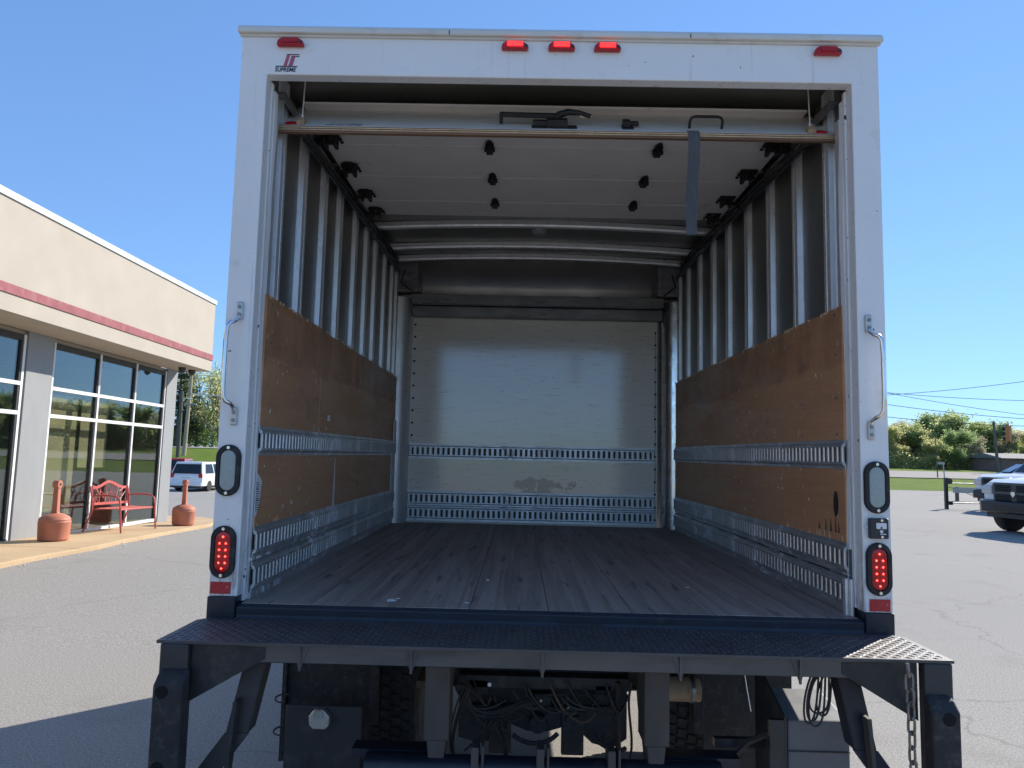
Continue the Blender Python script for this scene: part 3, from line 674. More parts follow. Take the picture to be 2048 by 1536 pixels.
# sloped nose panel above
b = MB(); pr = [(3.285,1.80),(3.270,1.87),(3.243,1.94),(3.20,2.01),(3.13,2.08),(3.08,2.11)]; n = len(pr)
vs = [(x,y,z) for x in (-1.16,1.16) for y,z in pr]; b.add(vs, [(i,i+1,n+i+1,n+i) for i in range(n-1)])
P('nose_panel', b, 'nose', smooth=True)
for s in (-1, 1):
    b = MB(); x0, x1 = sorted((s*.955, s*1.165)); b.box(x0, x1, 3.06, 3.2, 1.83, 2.09); P('corner_casting', b, 'alum_dark', bevel=.02)
    # rounded corner post: quarter round between side and front wall
    b = MB(); pr = []
    for k in range(9):
        a = math.pi/2*k/8; pr.append((s*(1.125-.118*math.sin(a)), 3.10+.122*(1-math.cos(a))))
    n = len(pr); b.add([(x,y,z) for z in (0,1.80) for x,y in pr], [(i,i+1,n+i+1,n+i) for i in range(n-1)])
    P('corner_post', b, 'chrome' if s > 0 else 'galv', smooth=True)
    b = MB(); b.tube([(s*1.06,3.02,2.0),(s*1.09,3.03,1.9),(s*1.0,3.04,1.83)], .006, 6); P('roof_drain_hose', b, 'cable', smooth=True)
b = MB()
for i, (x0,x1,y0,y1,z0,z1) in enumerate(((-1.104,-1.095,3.0,3.16,.54,.80),(-1.106,-1.097,2.95,3.18,.12,.56))): b.box(x0,x1,y0,y1,z0,z1)
P('corner_patch', b, 'white_worn', bevel=.01)
# roof: skin and bows
rs = MB(); n = 16; vs = []; 
for i in range(n+1):
    x = -1.165 + 2.33*i/n; z = 2.082 + .030*(1-(x/1.165)**2); vs += [(x,.1,z),(x,3.34,z)]
rs.add(vs, [(2*i,2*i+2,2*i+3,2*i+1) for i in range(n)]); roof = P('roof_lining', rs, 'alum', smooth=True)
for y in (.62,1.1,1.6,2.10,2.60,2.92):
    b = MB(); vs = []
    for i in range(n+1):
        x = -1.15 + 2.3*i/n; z = 2.036 + .036*(1-(x/1.15)**2); vs += [(x,y-.026,z+.012),(x,y-.021,z),(x,y+.021,z),(x,y+.026,z+.012),(x,y+.026,z+.04),(x,y-.026,z+.04)]
    fs = [(6*i+k,6*i+(k+1)%6,6*i+6+(k+1)%6,6*i+6+k) for i in range(n) for k in range(6)] + [(0,1,2,3,4,5), tuple(6*n+k for k in range(6))]
    b.add(vs, fs); b.build('roof_bow', M['galv'], roof)
b = MB(); b.lathe([(.055,0),(.05,-.02),(.04,-.028),(.02,-.03)], (-.016,2.25,2.10), 'z', 16); b.build('dome_light', M['clear_lens'], roof, smooth=True)

# roll-up door
def door_pt(u):      # along the door from its bottom edge; returns y,z of the outer face
    k = [(0,.165,1.868),(.36,.445,2.082)]
    return None
dA = Vector((0,.172,1.862)); dB = Vector((0,.452,2.080)); dn = Vector((0, dB.z-dA.z, -(dB.y-dA.y))).normalized()   # inward/under normal
dn = Vector((0, .61, -.79))
b = MB(); b.prism([(dA.y,dA.z+.001),(dA.y-.004,dA.z-.025),(dA.y+.012,dA.z-.029),(dA.y+.022,dA.z-.006)], 'x', -1.135, 1.135)
door = P('roll_up_door', b, 'ply_edge')
b = MB(); b.prism([(dA.y-.001,dA.z+.0015),(dB.y,dB.z),(dB.y+.012,dB.z-.012),(dA.y+.022,dA.z-.005)], 'x', -1.135, 1.135); b.build('door_panel', M['door_outer'], door, bevel=.003)
b = MB()
for z0 in (-.0085, -.017): b.box(-1.134, 1.134, dA.y-.0055, dA.y-.001, dA.z+z0, dA.z+z0+.0035)
b.build('edge_groove', M['ply_pale'], door)
b = MB(); b.box(-1.134,1.134,dA.y-.006,dA.y+.004,dA.z-.0285,dA.z-.0235); b.build('edge_seal', M['ply_edge'], door)
hy = [.36,.735,1.132,1.508,1.76]
for i in range(4):
    y0, y1 = hy[i]+.002, hy[i+1]-.002; z0 = 2.036-.002*i if i else 2.05
    b = MB(); b.prism([(y0,z0),(y1,2.035-.002*(i)),(y1,2.045-.002*i),(y0,z0+.010)], 'x', -1.09, 1.09); b.build('door_panel', M['door_inner'], door)
# centre hinges
def hinge():
    mb = MB(); mb.prism([(-.020,-.040),(-.022,.030),(-.014,.055),(-.006,.072),(.006,.072),(.014,.055),(.022,.030),(.020,-.040),(.012,-.064),(.005,-.074),(-.005,-.074),(-.012,-.064)], 'z', -.010, 0)
    mb.cyl((-.026,0,-.016),(.026,0,-.016),.012,.012,8); mb.box(-.016,.016,-.03,.03,-.030,-.009); mb.box(-.006,.006,-.05,-.03,-.03,-.01)
    return mb.build('hinge', M['hinge'], door, smooth=False)
hg = hinge(); spots = [(x, y, 2.034-.002*j) for j, y in enumerate(hy[1:4]) for x in (-.292, .518)]
for i, p in enumerate(spots):
    o = hg if i == 0 else copy_tree(hg, door); o.location = p
def roller(s):
    mb = MB(); mb.prism([(-.045,-.035),(-.045,.02),(-.02,.045),(.02,.045),(.04,.02),(.04,-.035)], 'z', -.012, 0)
    mb.box(-.035,-.02,-.03,.03,-.055,-.01); mb.box(.012,.024,-.03,.03,-.055,-.01)
    mb.cyl((-.04,0,-.035),(.075,0,-.035),.010,.010,8); mb.lathe([(.012,.05),(.024,.052),(.024,.068),(.012,.07)], (0,0,-.035), 'x', 12)
    mb.box(-.06,-.045,-.02,-.012,-.03,-.02); mb.box(-.06,-.045,.012,.02,-.03,-.02)
    return mb.build('roller_bracket', M['hinge'], door, rot=(0,0,0 if s > 0 else math.pi))
for s in (-1, 1):
    pr = roller(s)
    for j, (y, z) in enumerate(((.60,2.015),(.985,2.03),(1.37,2.035),(1.66,2.035))):
        o = pr if j == 0 else copy_tree(pr, door); o.location = (s*1.03, y, z); 
# hardware on the outer face
def on_face(x, u, off=0):   # point on the tilted outer face: u along slope from the bottom edge
    d = (dB-dA).normalized(); nrm = Vector((0,-d.z,d.y)); p = dA + d*u + nrm*off; return Vector((x, p.y, p.z))
tilt = math.atan2(dB.z-dA.z, dB.y-dA.y)
def face_part(name, mb, mat, x, u, off=0, bevel=0, kind=None, rz=0):     # local x across, y up the slope, z out of the face
    o = mb.build(name, M[mat], door, on_face(x, u, off), bevel=bevel, kind=kind); o.rotation_euler = (Matrix.Rotation(tilt,3,'X') @ Matrix.Rotation(rz,3,'Z')).to_euler(); return o
b = MB(); b.box(-.095,.090,-.022,.022,0,.007); b.box(-.09,-.03,-.016,.016,.007,.03); b.prism([(-.035,-.02),(.05,-.02),(.05,.02),(-.035,.02)], 'z', .007, .036)
lt = face_part('latch_base', b, 'hinge', 0, .042, 0, .003)
b = MB(); b.prism([(-.225,-.010),(-.20,-.014),(.02,-.018),(.03,.012),(-.20,.006),(-.225,.008)], 'z', .034, .052); b.box(-.228,-.214,-.012,.010,.006,.05)
b.tube([(.01,0,.045),(.05,.004,.058),(.10,.004,.056),(.145,-.002,.045)], [.016,.014,.011,.009], 8)
face_part('latch_lever', b, 'hinge', 0, .062, 0, .003, rz=R(-4))
b = MB(); b.box(-.025,.025,-.012,.012,.0,.014); b.build('lever_grip', M['wood_pole'], door, on_face(.125,.062,.038), bevel=.003, rot=(tilt,0,0))
b = MB(); b.box(-.026,.020,-.028,.028,0,.008); b.box(-.024,.006,-.02,.024,.008,.032); b.box(.006,.042,-.006,.016,.01,.026)
face_part('latch_keeper', b, 'hinge', .300, .055, 0, .003)
b = MB(); b.tube([(-.066,0,.0),(-.066,.002,.03),(-.060,.006,.043),(-.045,.008,.047),(.045,.008,.047),(.060,.006,.043),(.066,.002,.03),(.066,0,.0)], .006, 8)
face_part('door_handle', b, 'hinge', .618, .065)
b = MB()
for x, y, w_, h_ in ((-.012,0,.028,.004),(.006,.003,.014,.008),(-.02,-.004,.01,.003)): b.box(x-w_/2,x+w_/2,y-h_/2,y+h_/2,0,.0008)
face_part('rust_scar', b, 'rust', .625, .055)
b = MB(); b.prism([(-.04,-.012),(.02,-.016),(.045,-.004),(.03,.014),(-.03,.016)], 'z', 0, .0008); face_part('tape_scrap', b, 'emblem_white', .575, .025)
# pull strap
vs = []; fs = []
stp = [(.166,1.868),(.160,1.856),(.158,1.80),(.156,1.74),(.160,1.66),(.166,1.58),(.174,1.50),(.180,1.445)]
for i, (y, z) in enumerate(stp):
    t_ = i/len(stp); xo = .553 + .005*math.sin(i*.9) ; tw = .004*i*math.sin(.5+i*.35)
    hw = .023 - .0006*i
    for dx, dy in ((-hw,tw),(hw,-tw)): vs += [(xo+dx, y+dy, z), (xo+dx, y+dy+.0025, z)]
for i in range(len(stp)-1):
    a = 4*i; c = a+4; fs += [(a,a+2,c+2,c),(a+1,c+1,c+3,a+3),(a,c,c+1,a+1),(a+2,a+3,c+3,c+2)]
fs += [(0,1,3,2), (4*len(stp)-4,4*len(stp)-2,4*len(stp)-1,4*len(stp)-3)]
raw('pull_strap', vs, fs, M['webbing'], door, smooth=False)
# lift cables, corner fittings
for s in (-1, 1):
    p = on_face(s*1.035, .055, .03)
    b = MB(); b.tube([(s*1.036, .215, 2.10), p], .0026, 6); b.build('lift_cable', M['mullion'], door)
    b = MB(); b.cyl(p, p+Vector((0,.0,-.03)), .006, .006, 8); b.build('cable_ferrule', M['mullion'], door)
    b = MB(); b.box(-.016,.016,-.022,.02,0,.02); b.cyl((-.014,.0,.014),(.014,.0,.014),.012,.012,8); face_part('cable_anchor', b, 'exhaust', s*1.035, .030, .002, .003)
    b = MB(); b.lathe([(.012,-.024),(.014,.0),(.012,.024)], (0,0,.004), 'x', 10); face_part('corner_reflector', b, 'red_lens', s*1.075, .026, -.006)
    b = MB(); b.prism([(-.06,-.022),(.055,-.022),(.055,-.012),(-.04,.012)] if s > 0 else [(.06,-.022),(-.055,-.022),(-.055,-.012),(.04,.012)], 'z', .0, .002); face_part('corner_plate', b, 'galv', s*1.07, .024)
# printed decal on the door: thin script line over a bar of small type
b = MB(); pts = [(-.075,.016),(-.05,.017),(-.058,.004),(-.052,.012),(-.044,.006),(-.038,.012),(-.032,.006),(-.026,.012),(-.02,.006),(-.012,.012),(-.006,.006),(.0,.011),(.006,.006),(.012,.012),(.02,.007),(.03,.015),(.036,.006),(.044,.012),(.05,.007),(.058,.013),(.066,.008)]
for (xa,ya),(xb,yb) in zip(pts, pts[1:]):
    d = Vector((xb-xa,yb-ya,0)).normalized(); nn = Vector((-d.y,d.x,0))*.0011; A = Vector((xa,ya,.0008)); B = Vector((xb,yb,.0008)); b.quad(A-nn,B-nn,B+nn,A+nn)
b.box(.015,.07,-.002,.0015,0,.0008)
for k in range(17):
    if k not in (4,9,13): b.box(-.078+k*.0085,-.072+k*.0085,-.018,-.0105,0,.0008)
b.box(-.082,.066,-.0105,-.0095,0,.0008); b.box(-.082,.066,-.0195,-.0185,0,.0008)
face_part('door_decal', b, 'logo_dark', -.855, .036, .0015)

# ------------------------------------------------------------------ rear step with tread plate
PZ = -.046
step = P('rear_step', MB().prism([(-1.235,-.335),(1.235,-.335),(1.235,-.05),(1.20,-.012),(-1.20,-.012),(-1.235,-.05)], 'z', PZ-.009, PZ), 'tread')
vs = []; fs = []; k = 0
nx, ny = 116, 15
for j in range(ny):
    for i in range(nx):
        x = -1.22 + (i+.5)*2.44/nx; y = -.327 + (j+.5)*.022
        if y > -.02 or (abs(x) > 1.2 and y > -.05): continue
        a = R(45) if (i+j) % 2 else R(-45); c, s_ = math.cos(a), math.sin(a)
        for u, w_, z in ((-.0125,0,0),(0,-.0045,0),(.0125,0,0),(0,.0045,0),(0,0,.0028)): vs.append((x+u*c-w_*s_, y+u*s_+w_*c, PZ+z))
        fs += [(k,k+1,k+4),(k+1,k+2,k+4),(k+2,k+3,k+4),(k+3,k,k+4)]; k += 5
raw('tread_lozenges', vs, fs, M['tread'], step, kind='stuff')
# top edge lip and front angle
b = MB(); b.prism([(-.310,-.056),(-.310,-.112),(-.300,-.112),(-.300,-.064),(-.05,-.064),(-.05,-.056)], 'x', -1.10, 1.10); b.build('front_angle', M['lip'], step, bevel=.002)
for x in (-.79,-.44,-.03,.40,.77):
    b = MB(); b.prism([(-.326,-.057),(-.311,-.057),(-.311,-.128),(-.316,-.134)], 'x', x-.004, x+.004); b.prism([(x-.028,-.057),(x+.028,-.057),(x+.004,-.125),(x-.004,-.125)], 'y', -.3135, -.3105)
    b.build('gusset', M['lip'], step)
for s in (-1, 1):
    # post, pad and brace at each side
    b = MB(); x0, x1 = (-1.224, -1.134) if s < 0 else (1.143, 1.231); b.box(x0, x1, -.334, -.295, -.80, PZ-.010); b.build('end_post', M['black'], step, bevel=.006)
    pad = MB(); x0, x1 = (-1.213, -1.121) if s < 0 else (1.134, 1.219); dz = 0 if s < 0 else -.018
    pad.prism([(-.335,-.128+dz),(-.362,-.140+dz),(-.390,-.165+dz),(-.390,-.62),(-.362,-.65),(-.335,-.65)], 'x', x0, x1)
    pd = pad.build('bumper_pad', M['rubber'], step, bevel=.008)
    for z in (-.185+dz, -.405+dz):
        q = MB(); q.lathe([(.0195,-.3915),(.0195,-.3895)], (s*1.183,0,z), 'y', 14); q.build('bolt_hole_shade', M['void'], pd)  # near-black disc on the solid pad, painted shade of a bolt hole
    b = MB(); b.prism([(s*1.132,-.058),(s*.90,-.066),(s*.90,-.10),(s*1.132,-.235)], 'y', -.312, -.300); b.build('corner_gusset', M['black_frame'], step)
    # channel arm
    arm = MB()
    def seg(p0, p1, w_, d_):
        (xa,ya,za),(xb,yb,zb) = p0, p1
        arm.add([(xa-w_/2,ya,za),(xa+w_/2,ya,za),(xa+w_/2,ya+d_,za),(xa-w_/2,ya+d_,za),(xb-w_/2,yb,zb),(xb+w_/2,yb,zb),(xb+w_/2,yb+d_,zb),(xb-w_/2,yb+d_,zb)], [(0,3,2,1),(4,5,6,7),(0,1,5,4),(1,2,6,5),(2,3,7,6),(3,0,4,7)])
    seg((s*.955,-.20,-.075),(s*1.01,-.22,-.36),.072,.012); seg((s*.955+s*-.033,-.20,-.075),(s*1.01+s*-.033,-.22,-.36),.007,.07)
    seg((s*1.01,-.22,-.36),(s*1.11,-.24,-.50),.078,.012); seg((s*1.11,-.24,-.5),(s*1.14,-.24,-.62),.078,.012)
    arm.build('support_arm', M['black'] if s < 0 else M['navy'], step, bevel=.002)
    b = MB(); b.add([(s*1.0,-.222,-.25),(s*1.012,-.222,-.25),(s*1.03,-.222,-.47),(s*1.018,-.222,-.47),(s*1.0,-.262,-.25),(s*1.012,-.262,-.25),(s*1.03,-.262,-.47),(s*1.018,-.262,-.47)], [(0,1,2,3),(4,7,6,5),(0,4,5,1),(1,5,6,2),(2,6,7,3),(3,7,4,0)])
    b.build('arm_rib', M['black'] if s < 0 else M['steel_grey'], step)

# ------------------------------------------------------------------ underbody
for s in (-1, 1):
    b = MB(); x0, x1 = sorted((s*.345, s*.435)); b.box(x0, x1, .02, .16, -.46, -.064); b.prism([(x0+.01,-.46),(x1-.01,-.46),(x1-.025,-.60),(x0+.025,-.60)], 'y', .03, .15)
    P('hanger_bracket', b, 'steel_grey', bevel=.006)
    b = MB(); x0, x1 = sorted((s*.36, s*.43)); b.box(x0, x1, .17, 5.6, -.34, -.12); P('frame_rail', b, 'black_frame')
UZ = -.195      # hang height of the cross member group
def PU(name, mb, mat, **k): return P(name, mb, mat, (0,0,UZ), **k)
b = MB(); b.prism([(-.34,-.12),(.34,-.12),(.34,-.38),(.28,-.42),(.20,-.40),(.12,-.33),(.02,-.36),(-.06,-.36),(-.14,-.33),(-.20,-.40),(-.26,-.41),(-.34,-.39)], 'y', .40, .414)
PU('rear_crossmember', b, 'black_frame', bevel=.004)
b = MB(); b.box(-.34,.34,.33,.40,-.175,-.125); b.box(-.30,.32,.36,.40,-.265,-.25); PU('crossmember_rib', b, 'black_frame', bevel=.004)
for x in (.12, -.17):
    b = MB(); b.box(x-.045,x+.045,.375,.40,-.44,-.27); b.box(x-.03,x+.03,.362,.376,-.31,-.285); PU('tow_bracket', b, 'black_frame', bevel=.006)
b = MB(); b.lathe([(.034,.345),(.036,.35),(.036,.395)], (-.02,0,-.315), 'y', 16); kn = PU('round_cover', b, 'rubber', smooth=True)
b = MB()
for i in range(6):
    a = i*math.pi/3; b.lathe([(.003,.3435),(.003,.346)], (-.02+.018*math.cos(a),0,-.315+.018*math.sin(a)), 'y', 6)
b.build('cover_holes', M['rivet'], kn, kind='stuff')
for x, z, r_ in ((-.215,-.158,.008),(.095,-.235,.007),(-.01,-.215,.006)):
    b = MB(); b.lathe([(r_,.32),(r_,.40)], (x,0,z), 'y', 8); PU('frame_bolt', b, 'galv', smooth=True)
t = random.Random(3)
def hose(pts, r_=.006, mat='cable', name='hose'):
    PU(name, MB().tube(pts, r_, 6), mat, smooth=True)
def bez(p0, p1, p2, p3, n=12):
    out = []
    for i in range(n+1):
        u = i/n; out.append(tuple((1-u)**3*a+3*(1-u)**2*u*b_+3*(1-u)*u*u*c+u**3*d for a,b_,c,d in zip(p0,p1,p2,p3)))
    return out
for k in range(7):
    dx, dz = t.uniform(-.015,.015), t.uniform(-.02,.02)
    hose(bez((-.33+dx,.22,-.13),(-.30+dx,.24,-.24+dz),(-.24,.25,-.27+dz),(-.12+dx*2,.28,-.22+dz*1.3)), .0042)
for k in range(6):
    dz = t.uniform(-.03,.03); hose(bez((-.26,.26,-.25+dz*.5),(-.18,.24,-.26+dz),(-.1,.26,-.22+dz),(-.08+t.uniform(-.03,.05),.27,-.21+dz)), .0042)
for k in range(4):
    dx = t.uniform(-.03,.03); hose(bez((-.31+dx,.22,-.14),(-.37+dx,.2,-.28),(-.36,.2,-.38),(-.33+dx*.4,.22,-.40)), .004)
for k in range(3): hose(bez((-.30,.22,-.37),(-.26,.2,-.33),(-.24,.2,-.31),(-.22+.02*k,.22,-.26)), .004)
for k in range(16):
    x0 = t.uniform(-.33,.25); z0 = t.uniform(-.20,-.12); x1 = x0 + t.uniform(.06,.22); z1 = t.uniform(-.30,-.16)
    hose(bez((x0,.30,z0),(x0+.04,.26,z0-t.uniform(.02,.12)),(x1-.04,.27,z1-t.uniform(.0,.09)),(x1,.31,z1)), t.choice((.0035,.0045,.006)), t.choice(('cable','cable','rust')))
for (x0,x1,z0,z1) in ((-.30,-.22,-.20,-.14),(-.06,.03,-.24,-.19),(.20,.27,-.23,-.15)):
    PU('junction_box', MB().box(x0,x1,.33,.37,z0,z1), 'black_frame', bevel=.006)
hose(bez((-.20,.25,-.27),(-.12,.2,-.34),(-.13,.14,-.46),(-.12,.05,-.58)), .008)
hose(bez((-.08,.3,-.2),(.05,.3,-.17),(.15,.3,-.19),(.30,.3,-.18)), .006)
hose(bez((-.12,.36,-.36),(-.06,.34,-.40),(.02,.34,-.39),(.06,.36,-.35)), .009)
hose(bez((.20,.36,-.36),(.25,.34,-.40),(.30,.34,-.41),(.33,.36,-.40)), .009)
hose(bez((.05,.0,-.60),(.04,.05,-.45),(.16,.05,-.43),(.19,.05,-.52)), .010)
hose(bez((.12,.02,-.60),(.16,.1,-.48),(.25,.1,-.40),(.33,.12,-.50)), .010)
hose([(.29,.30,-.13),(.29,.30,-.30),(.295,.30,-.42)], .011)
hose(bez((.33,.2,-.10),(.29,.2,-.2),(.36,.2,-.3),(.31,.2,-.42)), .005)
b = MB(); b.cyl((-.64,.05,-.56),(.62,.05,-.56),.045,.045,18); P('lift_torsion_tube', b, 'navy', smooth=True)
for x in (-.25,-.02,.23):
    b = MB(); b.box(x-.014,x+.014,.0,.09,-.62,-.47); b.box(x+.022,x+.032,.0,.09,-.62,-.465); P('pivot_lug', b, 'steel_grey', bevel=.006)
    b = MB(); b.cyl((x-.05,.03,-.54),(x+.055,.03,-.54),.014,.014,8); P('pivot_pin', b, 'galv')
for x0, x1 in ((-.70,-.36),(.42,.70)):
    b = MB(); b.box(x0, x1, .08, .16, -.545, -.515); P('tube_bracket', b, 'navy')
# mud flaps
b = MB(); b.box(-1.105,-.745,.62,.632,-.90,-.10); b.box(-1.125,-1.105,.60,.66,-.78,-.10); b.box(-.745,-.705,.60,.62,-.62,-.10); P('mud_flap', b, 'rubber', bevel=.003)
lp = P('lower_guard', MB().box(-1.05,-.735,.42,.432,-.80,-.485), 'black', bevel=.008)
b = MB(); b.prism([(-.925,-.49),(-.885,-.49),(-.860,-.515),(-.862,-.55),(-.875,-.565),(-.925,-.565),(-.942,-.55),(-.945,-.515)], 'y', .385, .418); pl = b.build('plate_lamp', M['handle_foot'], lp, bevel=.004)
b = MB(); b.box(-.925,-.885,.380,.386,-.52,-.495); b.build('lamp_glass', M['clear_lens'], pl)
for z in (-.47,-.60):
    b = MB(); b.tube(bez((-1.06,.5,z),(-1.12,.5,z+.01),(-1.13,.46,z-.02),(-1.07,.44,z-.012)), .004, 6); P('guard_hook', b, 'cable')
b = MB(); b.box(.70,1.085,.62,.632,-.86,-.10); b.box(.655,.70,.60,.66,-.62,-.10)
P('mud_flap', b, 'rubber', bevel=.003)
b = MB(); b.tube([(.86,.615,-.11),(.865,.612,-.28),(.885,.61,-.42),(.90,.60,-.52)], .003, 5); b.tube([(1.0,.615,-.11),(1.0,.612,-.22),(1.02,.61,-.36)], .003, 5); P('flap_wire', b, 'chrome')
# step box on the right
sb = P('step_box', MB().prism([(.05,-.365),(.32,-.335),(.32,-.78),(.05,-.78)], 'x', .86, 1.08), 'box_grey', bevel=.006)
b = MB(); b.box(.862,1.078,.0455,.0488,-.472,-.468); b.build('box_seam', M['rivet'], sb)
b = MB(); b.prism([(.035,-.35),(.36,-.235),(.36,-.68),(.035,-.72)], 'x', .842, .852); b.build('side_plate', M['black'], sb, bevel=.002)
b = MB(); b.prism([(.03,-.36),(.05,-.36),(.05,-.72),(.03,-.72)], 'x', .79, .841); b.build('side_flange', M['black'], sb)
b = MB(); b.tube([(.66,.2,-.60),(.75,.15,-.48),(.83,.10,-.42)], .012, 6); b.box(.64,.83,.2,.23,-.52,-.49); b.build('box_strut', M['black'], sb)
# exhaust
b = MB(); b.cyl((.44,.52,-.41),(.66,.52,-.41),.05,.05,18); ex = P('exhaust_pipe', b, 'exhaust', smooth=True)
b = MB(); b.cyl((.62,.52,-.41),(.635,.52,-.41),.054,.054,18); b.build('clamp', M['bolt'], ex)
# axle and wheels
b = MB(); b.cyl((-.95,1.35,-.60),(.95,1.35,-.60),.075,.075,14); b.ball((0,1.35,-.60), .19, 14, 10); P('rear_axle', b, 'black_frame', smooth=True)
for s in (-1, 1):
    b = MB(); b.box(s*.50-.04, s*.50+.04, .6, 2.1, -.46, -.43); b.box(s*.50-.035, s*.50+.035, .8, 1.9, -.49, -.46); P('leaf_spring', b, 'rust')
def wheel(x, y, r_=.44, w_=.24):
    mb = MB(); h2 = w_/2
    mb.lathe([(r_*.55,-h2*.9),(r_*.80,-h2),(r_*.95,-h2*.92),(r_,-h2*.72),(r_,h2*.72),(r_*.95,h2*.92),(r_*.80,h2),(r_*.55,h2*.9)], (0,0,0), 'x', 48)
    n = 52
    for i in range(n):
        a = 2*math.pi*i/n
        for k, xo in enumerate((-.072,-.025,.025,.072)):
            aa = a + (.05 if k % 2 else 0); c, s_ = math.cos(aa), math.sin(aa); cx, cy = r_*c, r_*s_; tx, ty = -s_*.019, c*.019; ex_, ey = c*.010, s_*.010
            x0, x1 = xo-.019, xo+.019
            mb.add([(x0,cx-tx,cy-ty),(x1,cx-tx*.6,cy-ty*.6),(x1,cx+tx*1.2,cy+ty*1.2),(x0,cx+tx*.8,cy+ty*.8),(x0,cx-tx+ex_,cy-ty+ey),(x1,cx-tx*.6+ex_,cy-ty*.6+ey),(x1,cx+tx*1.2+ex_,cy+ty*1.2+ey),(x0,cx+tx*.8+ex_,cy+ty*.8+ey)],
                   [(4,5,6,7),(0,1,5,4),(1,2,6,5),(2,3,7,6),(3,0,4,7)])
    o = mb.build('wheel', M['rubber'], truck, (x, y, r_+.01), smooth=False)
    rm = MB(); rm.lathe([(.02,-.05),(r_*.52,-.05),(r_*.56,-h2*.9),(r_*.56,h2*.9),(r_*.52,.05),(.02,.05)], (0,0,0), 'x', 28); rm.build('rim', M['steel_grey'], o, smooth=True)
    return o
w0 = wheel(-.70, 1.35)
for x, y in ((.70,1.35),(-1.0,1.35),(1.0,1.35),(-.80,4.75),(.80,4.75)): copy_tree(w0, truck, (x, y, .45))
# unseen cab ahead of the box, shaped short and low to limit its shadow
b = MB(); b.prism([(3.43,-.30),(3.43,.62),(3.66,.62),(3.9,.05),(5.2,.0),(5.35,-.1),(5.35,-.5),(5.1,-.5),(4.95,-.25),(4.4,-.25),(4.3,-.4)], 'x', -.84, .84)
cab = P('cab', b, 'white', bevel=.04)
b = MB(); b.add([(-.72,3.67,.58),(.72,3.67,.58),(.74,3.87,.10),(-.74,3.87,.10)], [(0,1,2,3)]); 
for v in range(len(b.v)): b.v[v] = (b.v[v][0], b.v[v][1]+.03, b.v[v][2]+.012)
b.build('windscreen', M['car_glass'], cab)

# chain on the right and the looped cables (they hang from the step)
ch = thing('chain', 'steel link chain hanging from the sunlit right end of the rear step', 'chain', (1.082, -.36, .55))
def link(n=14):
    mb = MB(); path = []
    for i in range(n): 
        a = 2*math.pi*i/n; path.append((.0125*math.cos(a), 0, .0125*math.sin(a) + (.0125 if math.sin(a) > 0.01 else -.0135 if math.sin(a) < -.01 else 0)))
    vs = []; fs = []; m_ = 6
    for i, p in enumerate(path):
        p = Vector(p); tn = (Vector(path[(i+1)%n]) - Vector(path[i-1])).normalized(); a1 = Vector((0,1,0)); b1 = tn.cross(a1)
        for k in range(m_): an = 2*math.pi*k/m_; vs.append(p + (a1*math.cos(an)+b1*math.sin(an))*.0042)
    for i in range(n):
        for k in range(m_): fs.append((i*m_+k, i*m_+(k+1)%m_, ((i+1)%n)*m_+(k+1)%m_, ((i+1)%n)*m_+k))
    mb.add(vs, fs); return mb
l0 = link().build('link', M['chain'], ch, (0,0,0), smooth=True)
t = random.Random(9)
for i in range(12):
    o = l0 if i == 0 else copy_tree(l0, ch); o.location = (.010*i/11 + t.uniform(-.002,.002), 0, .395 - i*.0425); o.rotation_euler = (0, t.uniform(-.06,.06), R(20) + (math.pi/2 if i % 2 else 0) + t.uniform(-.25,.25))
b = MB(); b.tube([(-.004,.0,.45),(-.004,-.004,.43),(0,0,.41)], .006, 8); b.build('hook_bolt', M['chain'], ch)
cc = MB(); t = random.Random(4)
for k in range(5):
    x = .86 + .012*k; d = t.uniform(-.03,.02); w_ = t.uniform(.012,.028)
    cc.tube(bez((x+.03,-.15,.94),(x-w_*2,-.15+k*.006,.85),(x-w_*2,-.15,.75+d),(x,-.15,.762+d)) + bez((x,-.15,.762+d),(x+w_*1.8,-.15,.77+d),(x+.03,-.15+k*.006,.86),(x+.035,-.15,.94))[1:], .0035, 6)
tag(cc.build('cable_coil', M['cable'], None, smooth=True), 'loops of thin dark cable dangling under the right half of the step', 'cable')

# ------------------------------------------------------------------ STOREFRONT
st = thing('storefront_building', 'cream stucco shop with a red band, grey columns and tall dark windows', 'building', (-7.83, 8.5, .12), (-.012, 0, 0))
Y0, Y1 = -16.0, 5.02
def B(name, mb, mat, **k): return mb.build(name, M[mat], st, **k)
fa = B('fascia', MB().box(.0, .74, Y0, Y1, 3.245, 4.77), 'stucco')
b = MB(); b.box(-10.2, .0, Y0, Y1, 4.0, 4.77); B('parapet', b, 'stucco')
b = MB(); b.box(-10.25, .765, Y0-.02, Y1+.02, 4.771, 4.865); cp = B('coping', b, 'coping')
for y in (-9.0,-6.0,-3.0,.15,3.1):
    b = MB(); b.box(.765, .768, y, y+.012, 4.771, 4.867); b.build('coping_joint', M['metal_pole'], cp)
b = MB(); b.box(.0, .758, Y0, Y1+.012, 3.49, 3.62); B('red_band', b, 'band')
b = MB(); b.box(-.02, .725, Y0, Y1-.02, 3.235, 3.2445); B('soffit', b, 'soffit')
b = MB(); b.box(-.22, -.06, Y0, Y1-.06, 3.17, 3.235); B('window_header', b, 'soffit')
# columns
for y0, y1 in ((.02,.66),(4.55,5.0),(-4.3,-3.66)):
    B('column', MB().box(-.3, .0, y0, y1, -.35, 3.234), 'column', bevel=.004)
